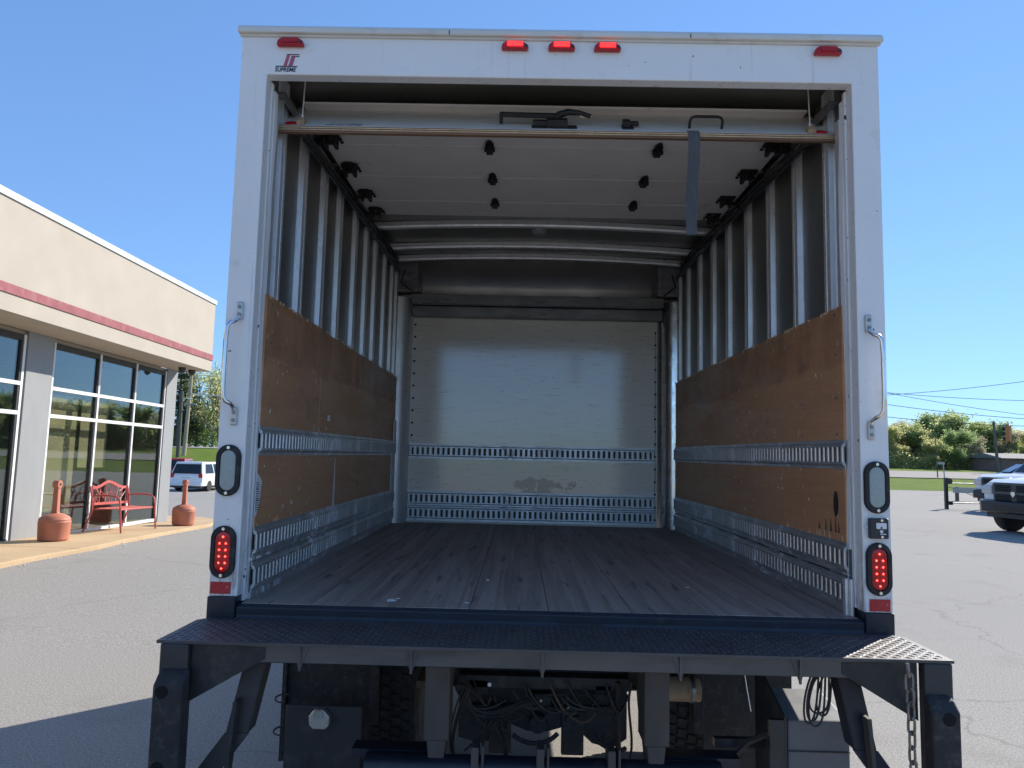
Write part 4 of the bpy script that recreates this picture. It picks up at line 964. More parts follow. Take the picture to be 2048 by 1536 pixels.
# end wall and back, interior
b = MB(); b.box(-10.2, -.31, 4.72, 4.98, -1.0, 4.0); B('end_wall', b, 'stucco')
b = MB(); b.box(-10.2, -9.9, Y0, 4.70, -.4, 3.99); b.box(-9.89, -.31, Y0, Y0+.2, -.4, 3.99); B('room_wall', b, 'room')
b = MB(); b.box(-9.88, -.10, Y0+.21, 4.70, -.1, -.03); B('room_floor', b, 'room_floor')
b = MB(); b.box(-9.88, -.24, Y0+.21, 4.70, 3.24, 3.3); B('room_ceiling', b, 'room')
b = MB(); b.box(-10.2, -.0, Y0, Y1-.1, 3.9, 3.985); B('roof_deck', b, 'roof_grey')
# framed windows
def window(ys, zs, blinds):
    f = MB(); w_ = .05
    for i, y in enumerate(ys): f.box(-.11, -.02, y-w_/2, y+w_/2, zs[0]-.06, zs[-1])
    for j, z in enumerate(zs[:-1]):
        for a, c in zip(ys, ys[1:]): f.box(-.11, -.022, a+w_/2+.0005, c-w_/2-.0005, z-.03, z+.03)
    fr = f.build('window_frame', M['mullion'], st)
    g = MB()
    for a, c in zip(ys, ys[1:]):
        g.box(-.105,-.03, a+w_/2+.001, a+w_/2+.012, zs[0]+.031, zs[-1]-.09); g.box(-.105,-.03, c-w_/2-.04, c-w_/2-.001, zs[0]+.031, zs[-1]-.0905); g.box(-.105,-.035, a+w_/2+.001, c-w_/2-.001, zs[-1]-.09, zs[-1])
    g.build('gasket', M['gasket'], fr)
    pm = None
    for a, c in zip(ys, ys[1:]):
        for z0, z1 in zip(zs, zs[1:]):
            MB().box(-.07, -.06, a+w_/2+.013, c-w_/2-.041, z0+.031, z1-(.0305 if z1 != zs[-1] else .091)).build('pane', M['glass'], fr)
    for (a, c, z0, z1) in blinds:
        bl = MB(); bl.box(-.36, -.352, a, c, z0, z1); bl.cyl((-.356,a,z0),(-.356,c,z0),.014,.014,8); bl.build('roller_blind', M['blind'], fr)
    return fr
ZS = [-.02, 1.955, 2.41, 3.17]
window([.70, 2.05, 3.32, 4.53], ZS, [(.78,2.0,.28,2.36),(2.12,3.0,1.1,2.33)])
window([-3.64,-2.4,-1.2,-.03], ZS, [])
window([-8.3,-7.1,-5.7,-4.32], ZS, [])
b = MB(); b.box(-.12, .012, .66, 4.545, -.2, -.0801); b.box(-.12, .012, -3.66, .015, -.2, -.08); b.box(-.12, .012, -8.4, -4.31, -.2, -.08); B('window_plinth', b, 'mullion')
b = MB(); b.box(-.2,-.06,-16,-8.42,-.3,3.234); B('plain_wall', b, 'stucco')
# dome cameras under the soffit
for x, y in ((.43,4.28),(.43,4.74)):
    b = MB(); b.lathe([(.075,3.234),(.075,3.19),(.066,3.165),(.045,3.13),(.012,3.105)], (x,y,0), 'z', 16); B('security_camera', b, 'plastic', smooth=True)
# simple office things behind the glass: desk and chair
ds = thing('office_desk', 'dim wooden desk standing inside behind the right window panes', 'desk', (-9.4, 11.2, .06))
MB().box(-.4,.4,-.9,.9,.70,.74).build('tabletop', M['wood_pole'], ds)
for sx in (-.36,.36):
    for sy in (-.85,.85): MB().box(sx-.03,sx+.03,sy-.03,sy+.03,0,.699).build('leg', M['plastic'], ds)

# sidewalk
outer = [(-8,-6.6),(2,-6.6),(6.5,-6.5),(8.3,-6.36),(10.2,-6.52),(13.1,-6.72),(14.6,-7.1),(15.6,-8.0),(15.9,-9.5)]
vs = []; fs = []
def osx(y): return lerp_knots(outer, y)
ys = rng(-8, 15.9, 60)
for y in ys:
    xo = osx(y); z = ground(xo, y); 
    vs += [(xo,y,z-.1),(xo,y,z+.045),(xo-.03,y,z+.06),(min(xo-.5,-7.95) if y < 13.5 else xo-2.5,y,z+.075)]
n = len(ys)
for i in range(n-1):
    for k in range(3): fs.append((i*4+k, i*4+4+k, i*4+5+k, i*4+1+k))
sidewalk = raw('sidewalk', vs, fs, M['walk']); tag(sidewalk, kind='structure')
for y in (7.9, 10.9, 13.4):
    xo = osx(y); raw('pavement_joint', [(xo-.0,y,ground(xo,y)+.066),(xo,y+.012,ground(xo,y)+.066),(xo-1.4,y+.012,ground(xo,y)+.081),(xo-1.4,y,ground(xo,y)+.081)], [(0,1,2,3)], M['rust'], sidewalk)
# broken bits along the kerb
cr = MB(); t = random.Random(2)
for i in range(70):
    y = t.uniform(6, 14); x = osx(y)+t.uniform(.01,.16); r_ = t.uniform(.005,.016); z = ground(x,y); cr.ball((x,y,z+r_*.4), r_, 5, 3, (1,1.3,.7))
tag(cr.build('kerb_rubble', M['cap'], None), kind='stuff')

# bench
def bench():
    z0 = ground(-7.1, 10.8)+.07
    t = thing('park_bench', 'red metal bench with a branch pattern back by the shop window', 'bench', (-7.40, 10.82, z0), (-.03, 0, 0))
    bm_ = M['bench']
    def T(name, paths, r_, n=8):
        mb = MB()
        for p in paths: mb.tube(p, r_, n)
        return mb.build(name, bm_, t, smooth=True)
    # x points to the lot (front), y along the bench
    T('seat_frame', [[(.26,-.60,.40),(.26,.60,.40)],[(-.16,-.60,.40),(-.16,.60,.40)]], .014)
    sl = MB()
    for k in range(7): sl.box(-.15+k*.058, -.105+k*.058, -.6, .6, .405+.006*abs(k-3)*.5, .413+.006*abs(k-3)*.5)
    sl.build('seat', bm_, t)
    for s in (-1, 1):
        y = s*.61
        T('leg', [[(.34,y,0),(.31,y,.25),(.29,y,.45),(.27,y,.58),(.20,y,.635),(.05,y,.65),(-.20,y,.64)]], .017)
        T('leg', [[(-.34,y,0),(-.27,y,.18),(-.20,y,.38),(-.22,y,.60),(-.27,y,.80)]], .016)
    bk = MB(); X = lambda z: -.205 - (z-.42)*.17
    top = [(-.60,.80),(-.42,.80),(-.28,.83),(-.14,.88),(0,.905),(.14,.88),(.28,.83),(.42,.80),(.60,.80)]
    for (a, za), (c, zc) in zip(top, top[1:]):
        bk.add([(X(za)-.008,a,za-.05),(X(zc)-.008,c,zc-.05),(X(zc)-.008,c,zc),(X(za)-.008,a,za),(X(za)+.008,a,za-.05),(X(zc)+.008,c,zc-.05),(X(zc)+.008,c,zc),(X(za)+.008,a,za)], [(0,1,2,3),(4,7,6,5),(0,4,5,1),(3,2,6,7)])
    bk.box(X(.5)-.008,X(.5)+.008,-.60,.60,.47,.515); 
    for s in (-1,1): bk.tube([(X(.47),s*.575,.47),(X(.80),s*.575,.80)], .024, 4)
    bk.build('backrest', bm_, t)
    rr = random.Random(11); br = MB()
    def br_(y0,z0,y1,z1,r_): br.tube([(X(z0),y0,z0),(X((z0+z1)/2),(y0+y1)/2+rr.uniform(-.02,.02),(z0+z1)/2),(X(z1),y1,z1)], [r_,r_*.8,r_*.6], 6)
    for (y, z, yy, zz) in ((-.40,.5,-.55,.66),(-.40,.5,-.30,.83),(-.33,.62,-.5,.78),(-.22,.5,-.08,.86),(-.16,.62,-.32,.72),(-.05,.5,-.14,.70),(.0,.5,.10,.87),(.05,.66,-.06,.82),(.12,.5,.30,.82),(.2,.64,.10,.74),(.24,.5,.52,.70),(.35,.58,.42,.79),(.45,.5,.55,.60),(-.5,.5,-.56,.60),(.3,.7,.5,.78)): br_(y,z,yy,zz,.010)
    for i in range(16):
        y = -.5+i*.067+rr.uniform(-.02,.02); z = rr.uniform(.56,.80); br.ball((X(z),y,z), .024, 6, 4, (.3,.55,1.2))
    br.build('branch_pattern', bm_, t)
bench()
# smoking receptacles
def bin_():
    t = thing('smokers_post', 'terracotta coloured cigarette receptacle beside the left grey column', 'receptacle', (-7.30, 8.72, ground(-7.3,8.72)+.065), group='cigarette receptacles by the shop')
    b = MB(); b.lathe([(.18,0),(.215,.03),(.225,.28),(.228,.29),(.218,.31),(.222,.33),(.20,.365),(.13,.405),(.05,.425)], (0,0,0), 'z', 26); b.build('base', M['terracotta'], t, smooth=True)
    b = MB(); b.prism([(-.05,-.04),(.05,-.04),(.05,.04),(-.05,.04)], 'z', .40, .44)
    b.add([(-.045,-.04,.42),(.045,-.04,.42),(.045,.04,.42),(-.045,.04,.42),(-.037,-.035,.83),(.037,-.035,.83),(.037,.035,.83),(-.037,.035,.83)], [(0,3,2,1),(4,5,6,7),(0,1,5,4),(1,2,6,5),(2,3,7,6),(3,0,4,7)])
    b.build('neck', M['terracotta'], t, bevel=.008)
    b = MB(); b.lathe([(.02,-.045),(.06,-.045),(.066,-.03),(.066,.03),(.06,.045),(.02,.045)], (0,0,.865), 'x', 18); b.build('head', M['terracotta'], t, smooth=True, bevel=0)
    b = MB(); b.lathe([(.022,.0445),(.022,.0475)], (0,0,.865), 'x', 14); b.build('opening', M['rivet'], t)
    return t
b0 = bin_()
copy_tree(b0, None, (-7.02, 12.5, ground(-7.02,12.5)+.07), None, 'terracotta coloured cigarette receptacle beyond the red bench at the building corner')

# ------------------------------------------------------------------ cars
def car_wheel(parent, x, y, r_=.33, w_=.22, z=None):
    t = MB(); h2 = w_/2; t.lathe([(r_*.62,-h2),(r_*.93,-h2),(r_,-h2*.7),(r_,h2*.7),(r_*.93,h2),(r_*.62,h2)], (0,0,0), 'x', 24)
    o = t.build('wheel', M['tyre'], parent, (x,y,r_ if z is None else z), smooth=True)
    q = MB(); q.lathe([(.03,h2*.75),(r_*.2,h2*.8),(r_*.63,h2*.55),(r_*.63,-h2*.55),(r_*.2,-h2*.8),(.03,-h2*.75)], (0,0,0), 'x', 10); q.build('rim', M['rim'], o)
    return o
def loft(mb, secs):
    """secs: list of (y, [(x,z)...]) closed rings of equal length, both ends capped"""
    n = len(secs[0][1]); vs = []; fs = []
    for y, ring in secs: vs += [(x,y,z) for x,z in ring]
    for i in range(len(secs)-1):
        for k in range(n): fs.append((i*n+k, i*n+(k+1)%n, (i+1)*n+(k+1)%n, (i+1)*n+k))
    fs += [tuple(range(n)), tuple(range((len(secs)-1)*n, len(secs)*n))]
    mb.add(vs, fs)
def minivan(name, label, loc, rz, paint, tall=1.75, group=None):
    t = thing(name, label, 'minivan' if name == 'minivan' else 'car', loc, (0,0,rz), group)     # front at +y, rear bumper at y=0
    L, w2, k = 5.0, .98, tall/1.75
    b = MB(); b.prism([(.05,.32),(.0,.55),(.02,.95*k),(.10,1.02*k),(3.9,1.0*k),(4.75,.80*k),(4.95,.6),(4.95,.3)], 'x', -w2, w2); b.build('body', M[paint], t, bevel=.06)
    g = MB(); lo, hi = 1.0*k, 1.72*k
    vs = [(-w2+.03,.06,lo),(w2-.03,.06,lo),(w2-.03,4.05,lo),(-w2+.03,4.05,lo),(-w2+.20,.30,hi),(w2-.20,.30,hi),(w2-.22,3.05,hi),(-w2+.22,3.05,hi)]
    g.add(vs, [(0,3,2,1),(4,5,6,7),(0,1,5,4),(1,2,6,5),(2,3,7,6),(3,0,4,7)]); g.build('roof', M[paint], t, bevel=.05)
    def pane(name, pts, off=.006):
        p = [Vector(q) for q in pts]; nrm = (p[1]-p[0]).cross(p[2]-p[0]).normalized(); c = sum(p, Vector())/4
        if nrm.dot(c-Vector((0,2.2,1.0))) < 0: nrm = -nrm
        m_ = MB(); m_.add([q+nrm*off for q in p] + [q-nrm*.01 for q in p], [(0,1,2,3),(7,6,5,4),(0,4,5,1),(1,5,6,2),(2,6,7,3),(3,7,4,0)]); m_.build(name, M['car_glass'], t)
    def f(x, y, u, e):  # point on tapered cabin, u = height share
        return (x, y, lo+(hi-lo)*u)
    pane('rear_window', [(-.86,.075,lo+.04),(.86,.075,lo+.04),(.74,.255,hi-.12),(-.74,.255,hi-.12)], .012)
    for s in (-1,1):
        for y0, y1 in ((.45,1.55),(1.65,2.7),(2.8,3.45)):
            pane('side_window', [(s*(w2-.045),y0,lo+.05),(s*(w2-.045),y1,lo+.05),(s*(w2-.185),y1-(.25 if y1 > 3 else .03),hi-.12),(s*(w2-.185),y0+(.18 if y0 < .5 else 0),hi-.12)], .012)
    pane('windscreen', [(-.84,4.0,lo+.04),(.84,4.0,lo+.04),(.70,3.1,hi-.06),(-.70,3.1,hi-.06)], .012)
    for s in (-1,1):
        m_ = MB(); m_.box(min(s*.74,s*.965),max(s*.74,s*.965),-.02,.12,.82*k,1.06*k); m_.build('tail_lamp', M['red_lens'], t, bevel=.02)
    m_ = MB(); m_.box(-.95,.95,-.06,.1,.33,.56); m_.build('rear_bumper', M[paint], t, bevel=.05)
    m_ = MB(); m_.box(-.9,.9,-.045,.05,.24,.33); m_.build('lower_trim', M['trim_black'], t)
    m_ = MB(); m_.box(-.30,.30,-.008,.03,.80*k,.835*k); m_.build('hatch_trim', M['rim'], t)
    m_ = MB(); m_.box(-.85,.85,.2,4.6,.2,.34); m_.build('underbody', M['trim_black'], t)
    for s in (-1,1):
        for y in (.95, 4.0): car_wheel(t, s*(w2-.10), y)
    return t
minivan('minivan', 'white minivan seen from behind parked beyond the shop corner', (-19.55, 40.0, ground(-19.5,41)), R(-2), 'car_white')
minivan('parked_car', 'red car mostly hidden behind the white minivan', (-23.9, 47.2, -.80), R(14), 'car_red', 1.62)
minivan('parked_car', 'silver car glimpsed between the white minivan and the truck', (-18.7, 47.5, -.75), R(-8), 'car_silver', 1.5)
minivan('parked_car', 'dark blue car standing beyond the pickups at the far road', (40.0, 51.5, ground(38,51)), R(75), 'car_blue', 1.5)

def pickup(label, loc, rz, group):
    t = thing('pickup_truck', label, 'pickup', loc, (0,0,rz), group)     # front at +y (y=0 is the nose), right side +x
    w2 = 1.0
    b = MB()
    def ring(w_, z0, z1, c): return [(-w_,z0),(w_,z0),(w_,z1-c),(w_-c*1.6,z1),(-w_+c*1.6,z1),(-w_,z1-c)]
    loft(b, [(-.10,ring(.90,.62,1.20,.10)),(-.30,ring(.97,.55,1.27,.10)),(-1.55,ring(.99,.55,1.33,.08)),(-1.9,ring(.99,.5,1.33,.06)),(-5.6,ring(.99,.5,1.33,.06))]); b.build('body', M['car_white'], t, smooth=True)
    c = MB(); loft(c, [(-1.60,[(-.88,1.30),(.88,1.30),(.86,1.34),(-.86,1.34)]),(-2.35,[(-.90,1.30),(.90,1.30),(.74,1.93),(-.74,1.93)]),(-3.4,[(-.90,1.30),(.90,1.30),(.74,1.95),(-.74,1.95)]),(-3.75,[(-.90,1.30),(.90,1.30),(.76,1.88),(-.76,1.88)])]); c.build('cabin', M['car_white'], t)
    g = MB(); g.add([(-.80,-1.66,1.355),(.80,-1.66,1.355),(.68,-2.30,1.885),(-.68,-2.30,1.885)], [(0,1,2,3)]); g.v = [(x,y+.03,z+.03) for x,y,z in g.v]; g.build('windscreen', M['car_glass'], t)
    for s in (-1,1):
        g = MB(); g.add([(s*.905,-1.95,1.36),(s*.905,-3.6,1.36),(s*.785,-3.55,1.84),(s*.785,-2.35,1.84)], [(0,1,2,3)]); g.build('side_window', M['car_glass'], t)
    # grille with cross bars
    gr = MB(); gr.prism([(-.56,.72),(.56,.72),(.60,1.16),(.52,1.20),(-.52,1.20),(-.60,1.16)], 'y', -.12, -.02); go = gr.build('grille', M['trim_grey'], t, bevel=.02)
    for s in (-1,1):
        for z0, z1 in ((.77,.92),(.985,1.14)):
            q = MB(); x0, x1 = sorted((s*.07, s*.51)); q.box(x0, x1, -.03, -.012, z0, z1); q.build('grille_gap_shade', M['void'], go, bevel=.01)  # black blocks on the grille, painted shade of its openings
    q = MB(); q.prism([(-.05,.99),(.05,.99),(.06,.93),(.0,.86),(-.06,.93)], 'y', -.015, .012); q.build('grille_badge', M['chrome'], go)
    q = MB()
    for z in (.80,.84,.88,1.02,1.06,1.10): q.box(-.50,.50,-.011,-.006,z,z+.012)
    q.build('grille_bars', M['trim_black'], go)
    for s in (-1,1):
        h_ = MB(); x0, x1 = sorted((s*.64, s*.95)); h_.prism([(x0,.90),(x1,.92),(x1,1.10),(x0,1.12)], 'y', -.28, -.055); h_.build('headlight', M['headlamp'], t, bevel=.03)
        fl_ = MB(); x0, x1 = sorted((s*.92, s*1.03)); fl_.prism([(-.75-.55+.0,.5),(-.75-.52,.78),(-.75-.3,.98),(-.75+.02,1.02),(-.75+.3,.96),(-.75+.5,.76),(-.75+.55,.5)], 'x', x0, x1); fl_.build('wheel_arch', M['trim_black'], t, bevel=.02)
    bp_ = MB(); loft(bp_, [(.10,[(-.80,.50),(.80,.50),(.82,.74),(-.82,.74)]),(-.05,[(-1.0,.46),(1.0,.46),(1.0,.78),(-1.0,.78)]),(-.45,[(-1.02,.46),(1.02,.46),(1.02,.76),(-1.02,.76)])]); bo = bp_.build('front_bumper', M['trim_black'], t, bevel=.02)
    q = MB(); q.box(-.45,.45,.085,.106,.54,.66); q.build('bumper_opening', M['rivet'], bo)
    q = MB(); q.box(-.85,.85,-.4,-.1,.36,.46); q.box(-.9,.9,-5.4,-.5,.42,.52); q.build('underbody', M['trim_black'], t)
    for s in (-1,1):
        for y in (-.78,-4.4): car_wheel(t, s*.84, y, .40, .28)
    return t
hd = R(193) - math.pi/2
fdir = Vector((math.cos(R(193)),math.sin(R(193)),0)); rdir = Vector((fdir.y,-fdir.x,0))
def place_pickup(label, wx, wy):
    p = Vector((wx,wy,0)) + fdir*.78 - rdir*.84; return pickup(label, (p.x,p.y,ground(p.x,p.y)), hd, 'pickup trucks at the right edge')
place_pickup('white pickup with black grille and bumper, nearer of the two', 12.05, 15.75)
place_pickup('white pickup with dark bumper half hidden behind the nearer pickup', 16.5, 23.3)
place_pickup('third white pickup, only its hood and windscreen show behind the nearest one', 25.6, 29.5)

# ------------------------------------------------------------------ street things
def at(px, py, Y):       # where a sight line meets the distance Y, used to set far things out
    d = _f + _r*((px-1024)/FPX) - _u*((py-768)/FPX); k = (Y-CAM.y)/d.y; return CAM + d*k
gt = thing('barrier_gate', 'low dark metal barrier gate with two posts beside the pickups', 'gate', (15.3, 24.1, 0))
for x in (0, 1.27): MB().box(x-.05,x+.05,-.05,.05,0,1.12).build('gate_post', M['trim_black'], gt)
for x in (.11, 1.36): MB().lathe([(.09,-.06),(.11,-.05),(.11,.05),(.09,.06)], (x,0,1.0), 'y', 12).build('wheel_hub', M['trim_black'], gt)
for z in (.22, .92): MB().cyl((0,0,z),(3.2,0,z),.022,.022,8).build('gate_rail', M['metal_pole'], gt)
MB().cyl((.05,0,.80),(1.6,0,.3),.016,.016,6).build('diagonal_brace', M['metal_pole'], gt)
MB().box(.04,.2,-.06,.06,.15,.28).build('gate_foot', M['trim_black'], gt)
gd = thing('guard_rail', 'grey steel guard rail running behind the barrier gate', 'guard rail', (19.2, 30.0, 0))
b = MB(); b.prism([(0,.36),(.03,.42),(0,.47),(.03,.54),(0,.60),(-.02,.60),(-.02,.36)], 'x', -.2, 3.2); b.build('rail', M['metal_pole'], gd)
for x in (0, 2.2): MB().box(x-.06,x+.06,.0,.1,0,.62).build('rail_post', M['dark_pole'], gd)
# street name sign
p = at(1886, 928, 37); sg = thing('street_sign', 'small green street sign on a thin post beside the gate', 'sign', (p.x, 37, 0))
MB().cyl((.12,0,0),(0,0,1.72),.03,.03,8).build('pole', M['metal_pole'], sg)
MB().box(-.32,.10,-.012,.012,1.56,1.70).build('sign_blade', M['sign_green'], sg, bevel=.01)
MB().box(-.27,.05,-.0145,-.0125,1.615,1.64).build('lettering', M['emblem_white'], sg)
p = at(1875, 940, 60); fp = tag(MB().cyl((0,0,0),(-.1,0,3.6),.05,.03,8).build('flag_pole', M['dark_pole'], None, (p.x, 60, ground(p.x,60))), 'thin bare pole standing in the far grass verge', 'pole')
# utility pole, right
p = at(1997, 947, 75); q = at(1987, 843, 75)
up = thing('utility_pole', 'leaning dark utility pole in front of the woods', 'utility pole', (p.x, 75, ground(p.x,75)-.1))
MB().cyl((0,0,0),(q.x-p.x,0,q.z-ground(p.x,75)+.1),.17,.12,8).build('shaft', M['dark_pole'], up)
MB().box(-.5-.3,.4-.3,-.08,.08,4.3,4.42).build('crossarm', M['dark_pole'], up)
# traffic signal on its span wire
p = at(2017, 867, 45); ts = thing('traffic_signal', 'orange traffic signal hanging from a span wire', 'traffic light', (p.x, 45, p.z-.5), (0, 0, R(35)))
MB().box(-.17,.17,-.12,.12,0,1.0).build('housing', M['signal'], ts, bevel=.02)
for z in (.17,.5,.83):
    MB().lathe([(.12,.12),(.15,.30),(.145,.30),(.11,.125)], (0,0,z), 'y', 14).build('visor', M['trim_black'], ts)
MB().cyl((0,0,1.0),(0,0,1.22),.03,.03,6).build('hanger', M['trim_black'], ts)
wires = [((1740,792),(2090,757),52,'uppermost thin wire rising to the right over the woods'),((1740,782),(2090,802),54,'nearly level wire crossing just below the uppermost one'),
         ((1740,779),(2090,835),56,'thin wire slanting down to the right through the others'),((1740,804),(2090,840),48,'dark middle cable dipping to the right above the trees'),
         ((1740,830),(2090,853),45,'lowest cable, the span wire carrying the traffic signal')]
for (a, b_, Y, lab) in wires:
    A = at(*a, Y); B_ = at(*b_, Y); path = []
    for i in range(13):
        u = i/12; v = A.lerp(B_, u); v.z -= .25*4*u*(1-u)*.6; path.append(v)
    tag(MB().tube(path, .019, 5).build('overhead_wire', M['wire'], None), lab, 'wire', 'overhead wires at the right')
# left: poles
p = at(368, 904, 68); wp = thing('utility_pole', 'tall pale wooden utility pole behind the shop corner', 'utility pole', (p.x, 68, ground(p.x,68)-.1))
MB().cyl((0,0,0),(.35,0,10.6),.20,.13,10).build('shaft', M['wood_pole'], wp)
MB().box(-.3,.9,-.06,.06,4.95,5.1).build('bracket', M['metal_pole'], wp)
p = at(356, 904, 66); lp_ = thing('street_lamp', 'dark lamp post with a curved white arm next to the wooden pole', 'street lamp', (p.x, 66, ground(p.x,66)-.1))
MB().cyl((0,0,0),(0,0,6.3),.19,.14,10).build('post', M['dark_pole'], lp_)
MB().tube([(0,0,5.1),(.2,0,5.5),(.5,0,5.65),(.75,0,5.6)], .05, 8).build('arm', M['mullion'], lp_, smooth=True)
MB().ball((.85,0,5.56), .16, 8, 6, (1.6,.8,.5)).build('lamp_head', M['mullion'], lp_, smooth=True)
A = at(374, 786, 68); B_ = at(520, 800, 68); tag(MB().tube([A.lerp(B_, i/8) for i in range(9)], .05, 5).build('overhead_wire', M['mullion'], None), 'pale cable running right from the wooden pole', 'wire')
# houses
p = at(1770, 940, 96); ho = thing('house', 'low grey sided house at the left end of the far woods', 'house', (p.x, 96, ground(p.x,96)))
MB().box(-6,2.4,0,6,0,1.9).build('wall', M['siding'], ho); MB().prism([(-.4,1.9),(6.4,1.9),(3,2.6)], 'x', -6.2, 2.6).build('roof', M['roof_grey'], ho)
MB().box(.5,1.6,-.03,.0,.2,1.0).build('door', M['roof_grey'], ho)
p = at(2045, 935, 82); ho = thing('house', 'low brick house with a grey roof behind the blue car', 'house', (p.x, 82, ground(p.x,82)))
MB().box(-2.3,6,0,6,0,1.5).build('wall', M['brick'], ho); MB().prism([(-.5,1.5),(6.5,1.5),(3,2.1)], 'x', -2.6, 6.4).build('roof', M['roof_grey'], ho)
MB().box(1.0,1.9,-.03,.0,.5,1.2).build('window', M['car_glass'], ho)

# ------------------------------------------------------------------ trees
def make_tree(name, seed, H, spread, leafm, nleaf, lsize, trunk_r, dens=1, bare=.3):
    r_ = random.Random(seed); t = bpy.data.objects.new(name, None); COL.objects.link(t)
    tb = MB(); tips = []
    def grow(p, d, L, rad, lev):
        n = 3; path = [p]; rr = [rad]
        for i in range(n):
            d = (d + Vector((r_.uniform(-.22,.22), r_.uniform(-.22,.22), r_.uniform(-.03,.16)))).normalized(); p = p + d*L/n; path.append(p); rr.append(rad*(1-.45*(i+1)/n))
            if lev >= 2: tips.append((p, lev))
        tb.tube(path, rr, 5 if lev < 2 else 3, False)
        if lev < 3:
            for k in range(r_.randint(3,4) if lev else r_.randint(5,7)):
                a = r_.uniform(0, 2*math.pi); el = r_.uniform(.25,.95); q = path[r_.randint(1,n)] if lev else path[r_.randint(1,n)] + Vector((0,0,r_.uniform(-.5,.2)))
                nd = Vector((math.cos(a)*math.cos(el)*spread, math.sin(a)*math.cos(el)*spread, math.sin(el))).normalized(); grow(q, nd, L*r_.uniform(.45,.72), rad*.5, lev+1)
    grow(Vector((0,0,0)), Vector((0,0,1)), H*.55, trunk_r, 0)
    tb.build('trunk', M['bark'], t)
    vs = []; fs = []; zmax = max(p.z for p, _ in tips); k = H/zmax if zmax else 1
    for i in range(nleaf):
        c, _ = tips[r_.randrange(len(tips))]; c = c + Vector((r_.gauss(0,.42), r_.gauss(0,.42), r_.gauss(0,.34)))
        s_ = lsize*r_.uniform(.5,1.3); e = Euler((r_.uniform(-.9,.9), r_.uniform(-.9,.9), r_.uniform(0,6.28))).to_matrix(); j = len(vs)
        for q in ((-1,-.5,0),(.1,-.8,.2),(1,.4,0),(-.2,.8,-.2)): vs.append(c + e @ Vector(q)*s_)
        fs.append((j,j+1,j+2,j+3))
    raw('crown', vs, fs, leafm, t)
    for ch in t.children: ch.scale = (1,1,k)
    return t
def make_pine(seed, H):
    r_ = random.Random(seed); t = bpy.data.objects.new('pine_tree', None); COL.objects.link(t); tb = MB(); tb.tube([(0,0,0),(.1,0,H*.5),(0,.05,H)], [.22,.15,.03], 7)
    vs = []; fs = []
    z = H*.18
    while z < H*.98:
        for k in range(r_.randint(4,6)):
            a = r_.uniform(0,6.28); L = (H-z)*.26*r_.uniform(.6,1.2)+.4; e = Vector((math.cos(a)*L, math.sin(a)*L, -.12*L + r_.uniform(-.1,.4))); tb.tube([(0,0,z), Vector((0,0,z))+e], [.05,.01], 4, False)
            for m_ in range(int(26*L)):
                u = r_.uniform(.25,1.05); c = Vector((0,0,z))+e*u + Vector((r_.gauss(0,.16),r_.gauss(0,.16),r_.gauss(0,.12))); s_ = r_.uniform(.07,.20); eu = Euler((r_.uniform(-.8,.8),r_.uniform(-.8,.8),r_.uniform(0,6.28))).to_matrix(); j = len(vs)
                for q in ((-1,-.35,0),(.1,-.5,.1),(1,.3,0),(-.2,.5,-.1)): vs.append(c + eu @ Vector(q)*s_)
                fs.append((j,j+1,j+2,j+3))
        z += r_.uniform(.35,.6)
    tb.build('trunk', M['bark'], t); raw('crown', vs, fs, M['needle'], t); return t
def plant(proto, first, x, y, sc, rz, label, group, cat='tree'):
    if first: o = proto
    else: o = copy_tree(proto)
    o.location = (x, y, ground(x,y)-.1); o.scale = (sc*1.0, sc*1.0, sc); o.rotation_euler = (0,0,rz); tag(o, label, cat, group); return o
protos = [make_tree('broadleaf_tree', 21, 8, 1.15, M['leaf_spring'], 12000, .14, .20), make_tree('broadleaf_tree', 22, 8, 1.2, M['leaf_yellow'], 10500, .135, .18),
          make_tree('broadleaf_tree', 23, 8, 1.1, M['leaf_mid'], 12000, .14, .20), make_tree('broadleaf_tree', 24, 8, 1.15, M['leaf_tan'], 6000, .12, .2)]
used = [False]*4; t = random.Random(6)
right = [(1755,92,1,.95,'woods'),(1782,97,3,.95,''),(1800,90,1,.60,''),(1812,99,3,1.0,''),(1826,95,1,.98,''),(1845,93,0,.92,''),(1856,100,2,1.08,''),(1873,97,2,1.08,''),(1880,88,1,.66,''),(1893,98,2,1.12,''),(1908,94,0,1.05,''),
         (1915,88,2,.72,''),(1926,97,1,1.0,''),(1941,94,0,.92,''),(1950,89,3,.7,''),(1958,98,1,.98,''),(1972,95,2,.92,''),(1990,98,1,.96,''),(2004,94,3,.85,''),(2018,99,1,.9,''),(2036,95,0,.80,''),(2058,96,1,.85,''),(2080,97,2,.9,''),(2110,96,0,.95,''),(1725,96,2,1.0,''),(1700,99,1,1.0,''),(1670,95,3,.95,''),(1640,98,0,1.0,''),(1600,96,2,.95,'')]
KIND = ['fresh green', 'yellow green', 'deep green', 'tan budding']
cnt = {}
POSW = ['leftmost','second from left','third from left','fourth from left','fifth from left','sixth from left','seventh from left','eighth from left','ninth from left','tenth from left']
for px, Y, k, sc, _ in right:
    p = at(px, 930, Y); i = cnt.get(k, 0); cnt[k] = i+1
    plant(protos[k], not used[k], p.x, Y, sc*t.uniform(.74,.86), t.uniform(0,6.28), '%s %s tree in the woods beyond the road' % (POSW[i], KIND[k]), 'trees of the far woods'); used[k] = True
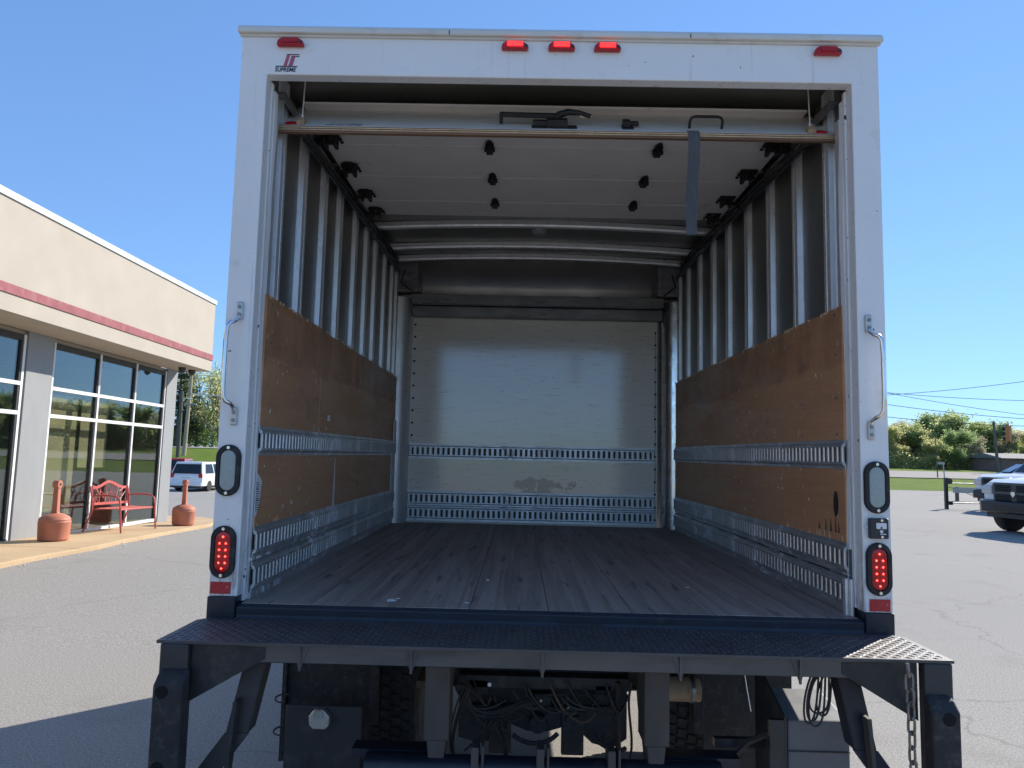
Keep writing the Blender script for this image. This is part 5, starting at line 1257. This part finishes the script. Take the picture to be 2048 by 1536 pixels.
# bushes along the wood edge, one mass
def brush(name, x0, x1, y0, y1, n, h, mat, seed, zbase=0):
    r_ = random.Random(seed); vs = []; fs = []
    blobs = [(r_.uniform(x0,x1), r_.uniform(y0,y1), r_.uniform(.6,1.0)*h) for _ in range(int((x1-x0)*1.6))]
    for i in range(n):
        bx, by, bh = blobs[r_.randrange(len(blobs))]; u = r_.random(); c = Vector((bx+r_.gauss(0,.8), by+r_.gauss(0,.6), 0)); c.z = ground(c.x,c.y) + bh*u**.8; s_ = r_.uniform(.07,.17)
        eu = Euler((r_.uniform(-1,1),r_.uniform(-1,1),r_.uniform(0,6.28))).to_matrix(); j = len(vs)
        for q in ((-1,-.5,0),(.1,-.8,.2),(1,.4,0),(-.2,.8,-.2)): vs.append(c + eu @ Vector(q)*s_)
        fs.append((j,j+1,j+2,j+3))
    tag(raw(name, vs, fs, mat), kind='stuff')
brush('far_woods', 25, 92, 101, 106, 56000, 6.0, M['leaf_tan'], 31)
brush('far_woods', 25, 90, 97, 102, 54000, 4.6, M['leaf_spring'], 34)
brush('undergrowth', 42, 78, 88, 93, 14000, 2.2, M['leaf_yellow'], 32)
# left trees
pine = make_pine(5, 12.5)
for i, (px, Y, sc, lab) in enumerate(((352,90,1.0,'dark pine just visible past the shop corner, leftmost of the pines'),(366,94,1.05,'dark pine behind the pale wooden utility pole'),(379,97,.85,'shorter dark pine between the wooden pole and the bare trees'))):
    p = at(px, 890, Y); plant(pine, i == 0, p.x, Y, sc, i*2.1, lab, 'pines beyond the shop')
thin = make_tree('broadleaf_tree', 41, 11, .8, M['leaf_spring'], 2400, .13, .17); thin2 = make_tree('broadleaf_tree', 42, 10, .95, M['leaf_yellow'], 1500, .12, .2)
for i, (px, Y, k, sc, lab) in enumerate(((392,92,0,.92,'slender tree with sparse new leaves, nearest the pines'),(410,96,1,.95,'half bare tree between the two slender leafy trees'),(424,93,0,1.0,'slender tree with sparse new leaves, nearest the truck'),(440,90,1,1.0,'half bare tree beside the truck edge'),(462,95,0,1.0,'slender leafy tree mostly hidden by the truck'))):
    p = at(px, 890, Y); plant(thin if k == 0 else thin2, i in (0,1), p.x, Y, sc, i*1.7, lab, 'thin spring trees beyond the van')
brush('undergrowth', -56, -34, 90, 99, 16000, 3.2, M['leaf_mid'], 33)
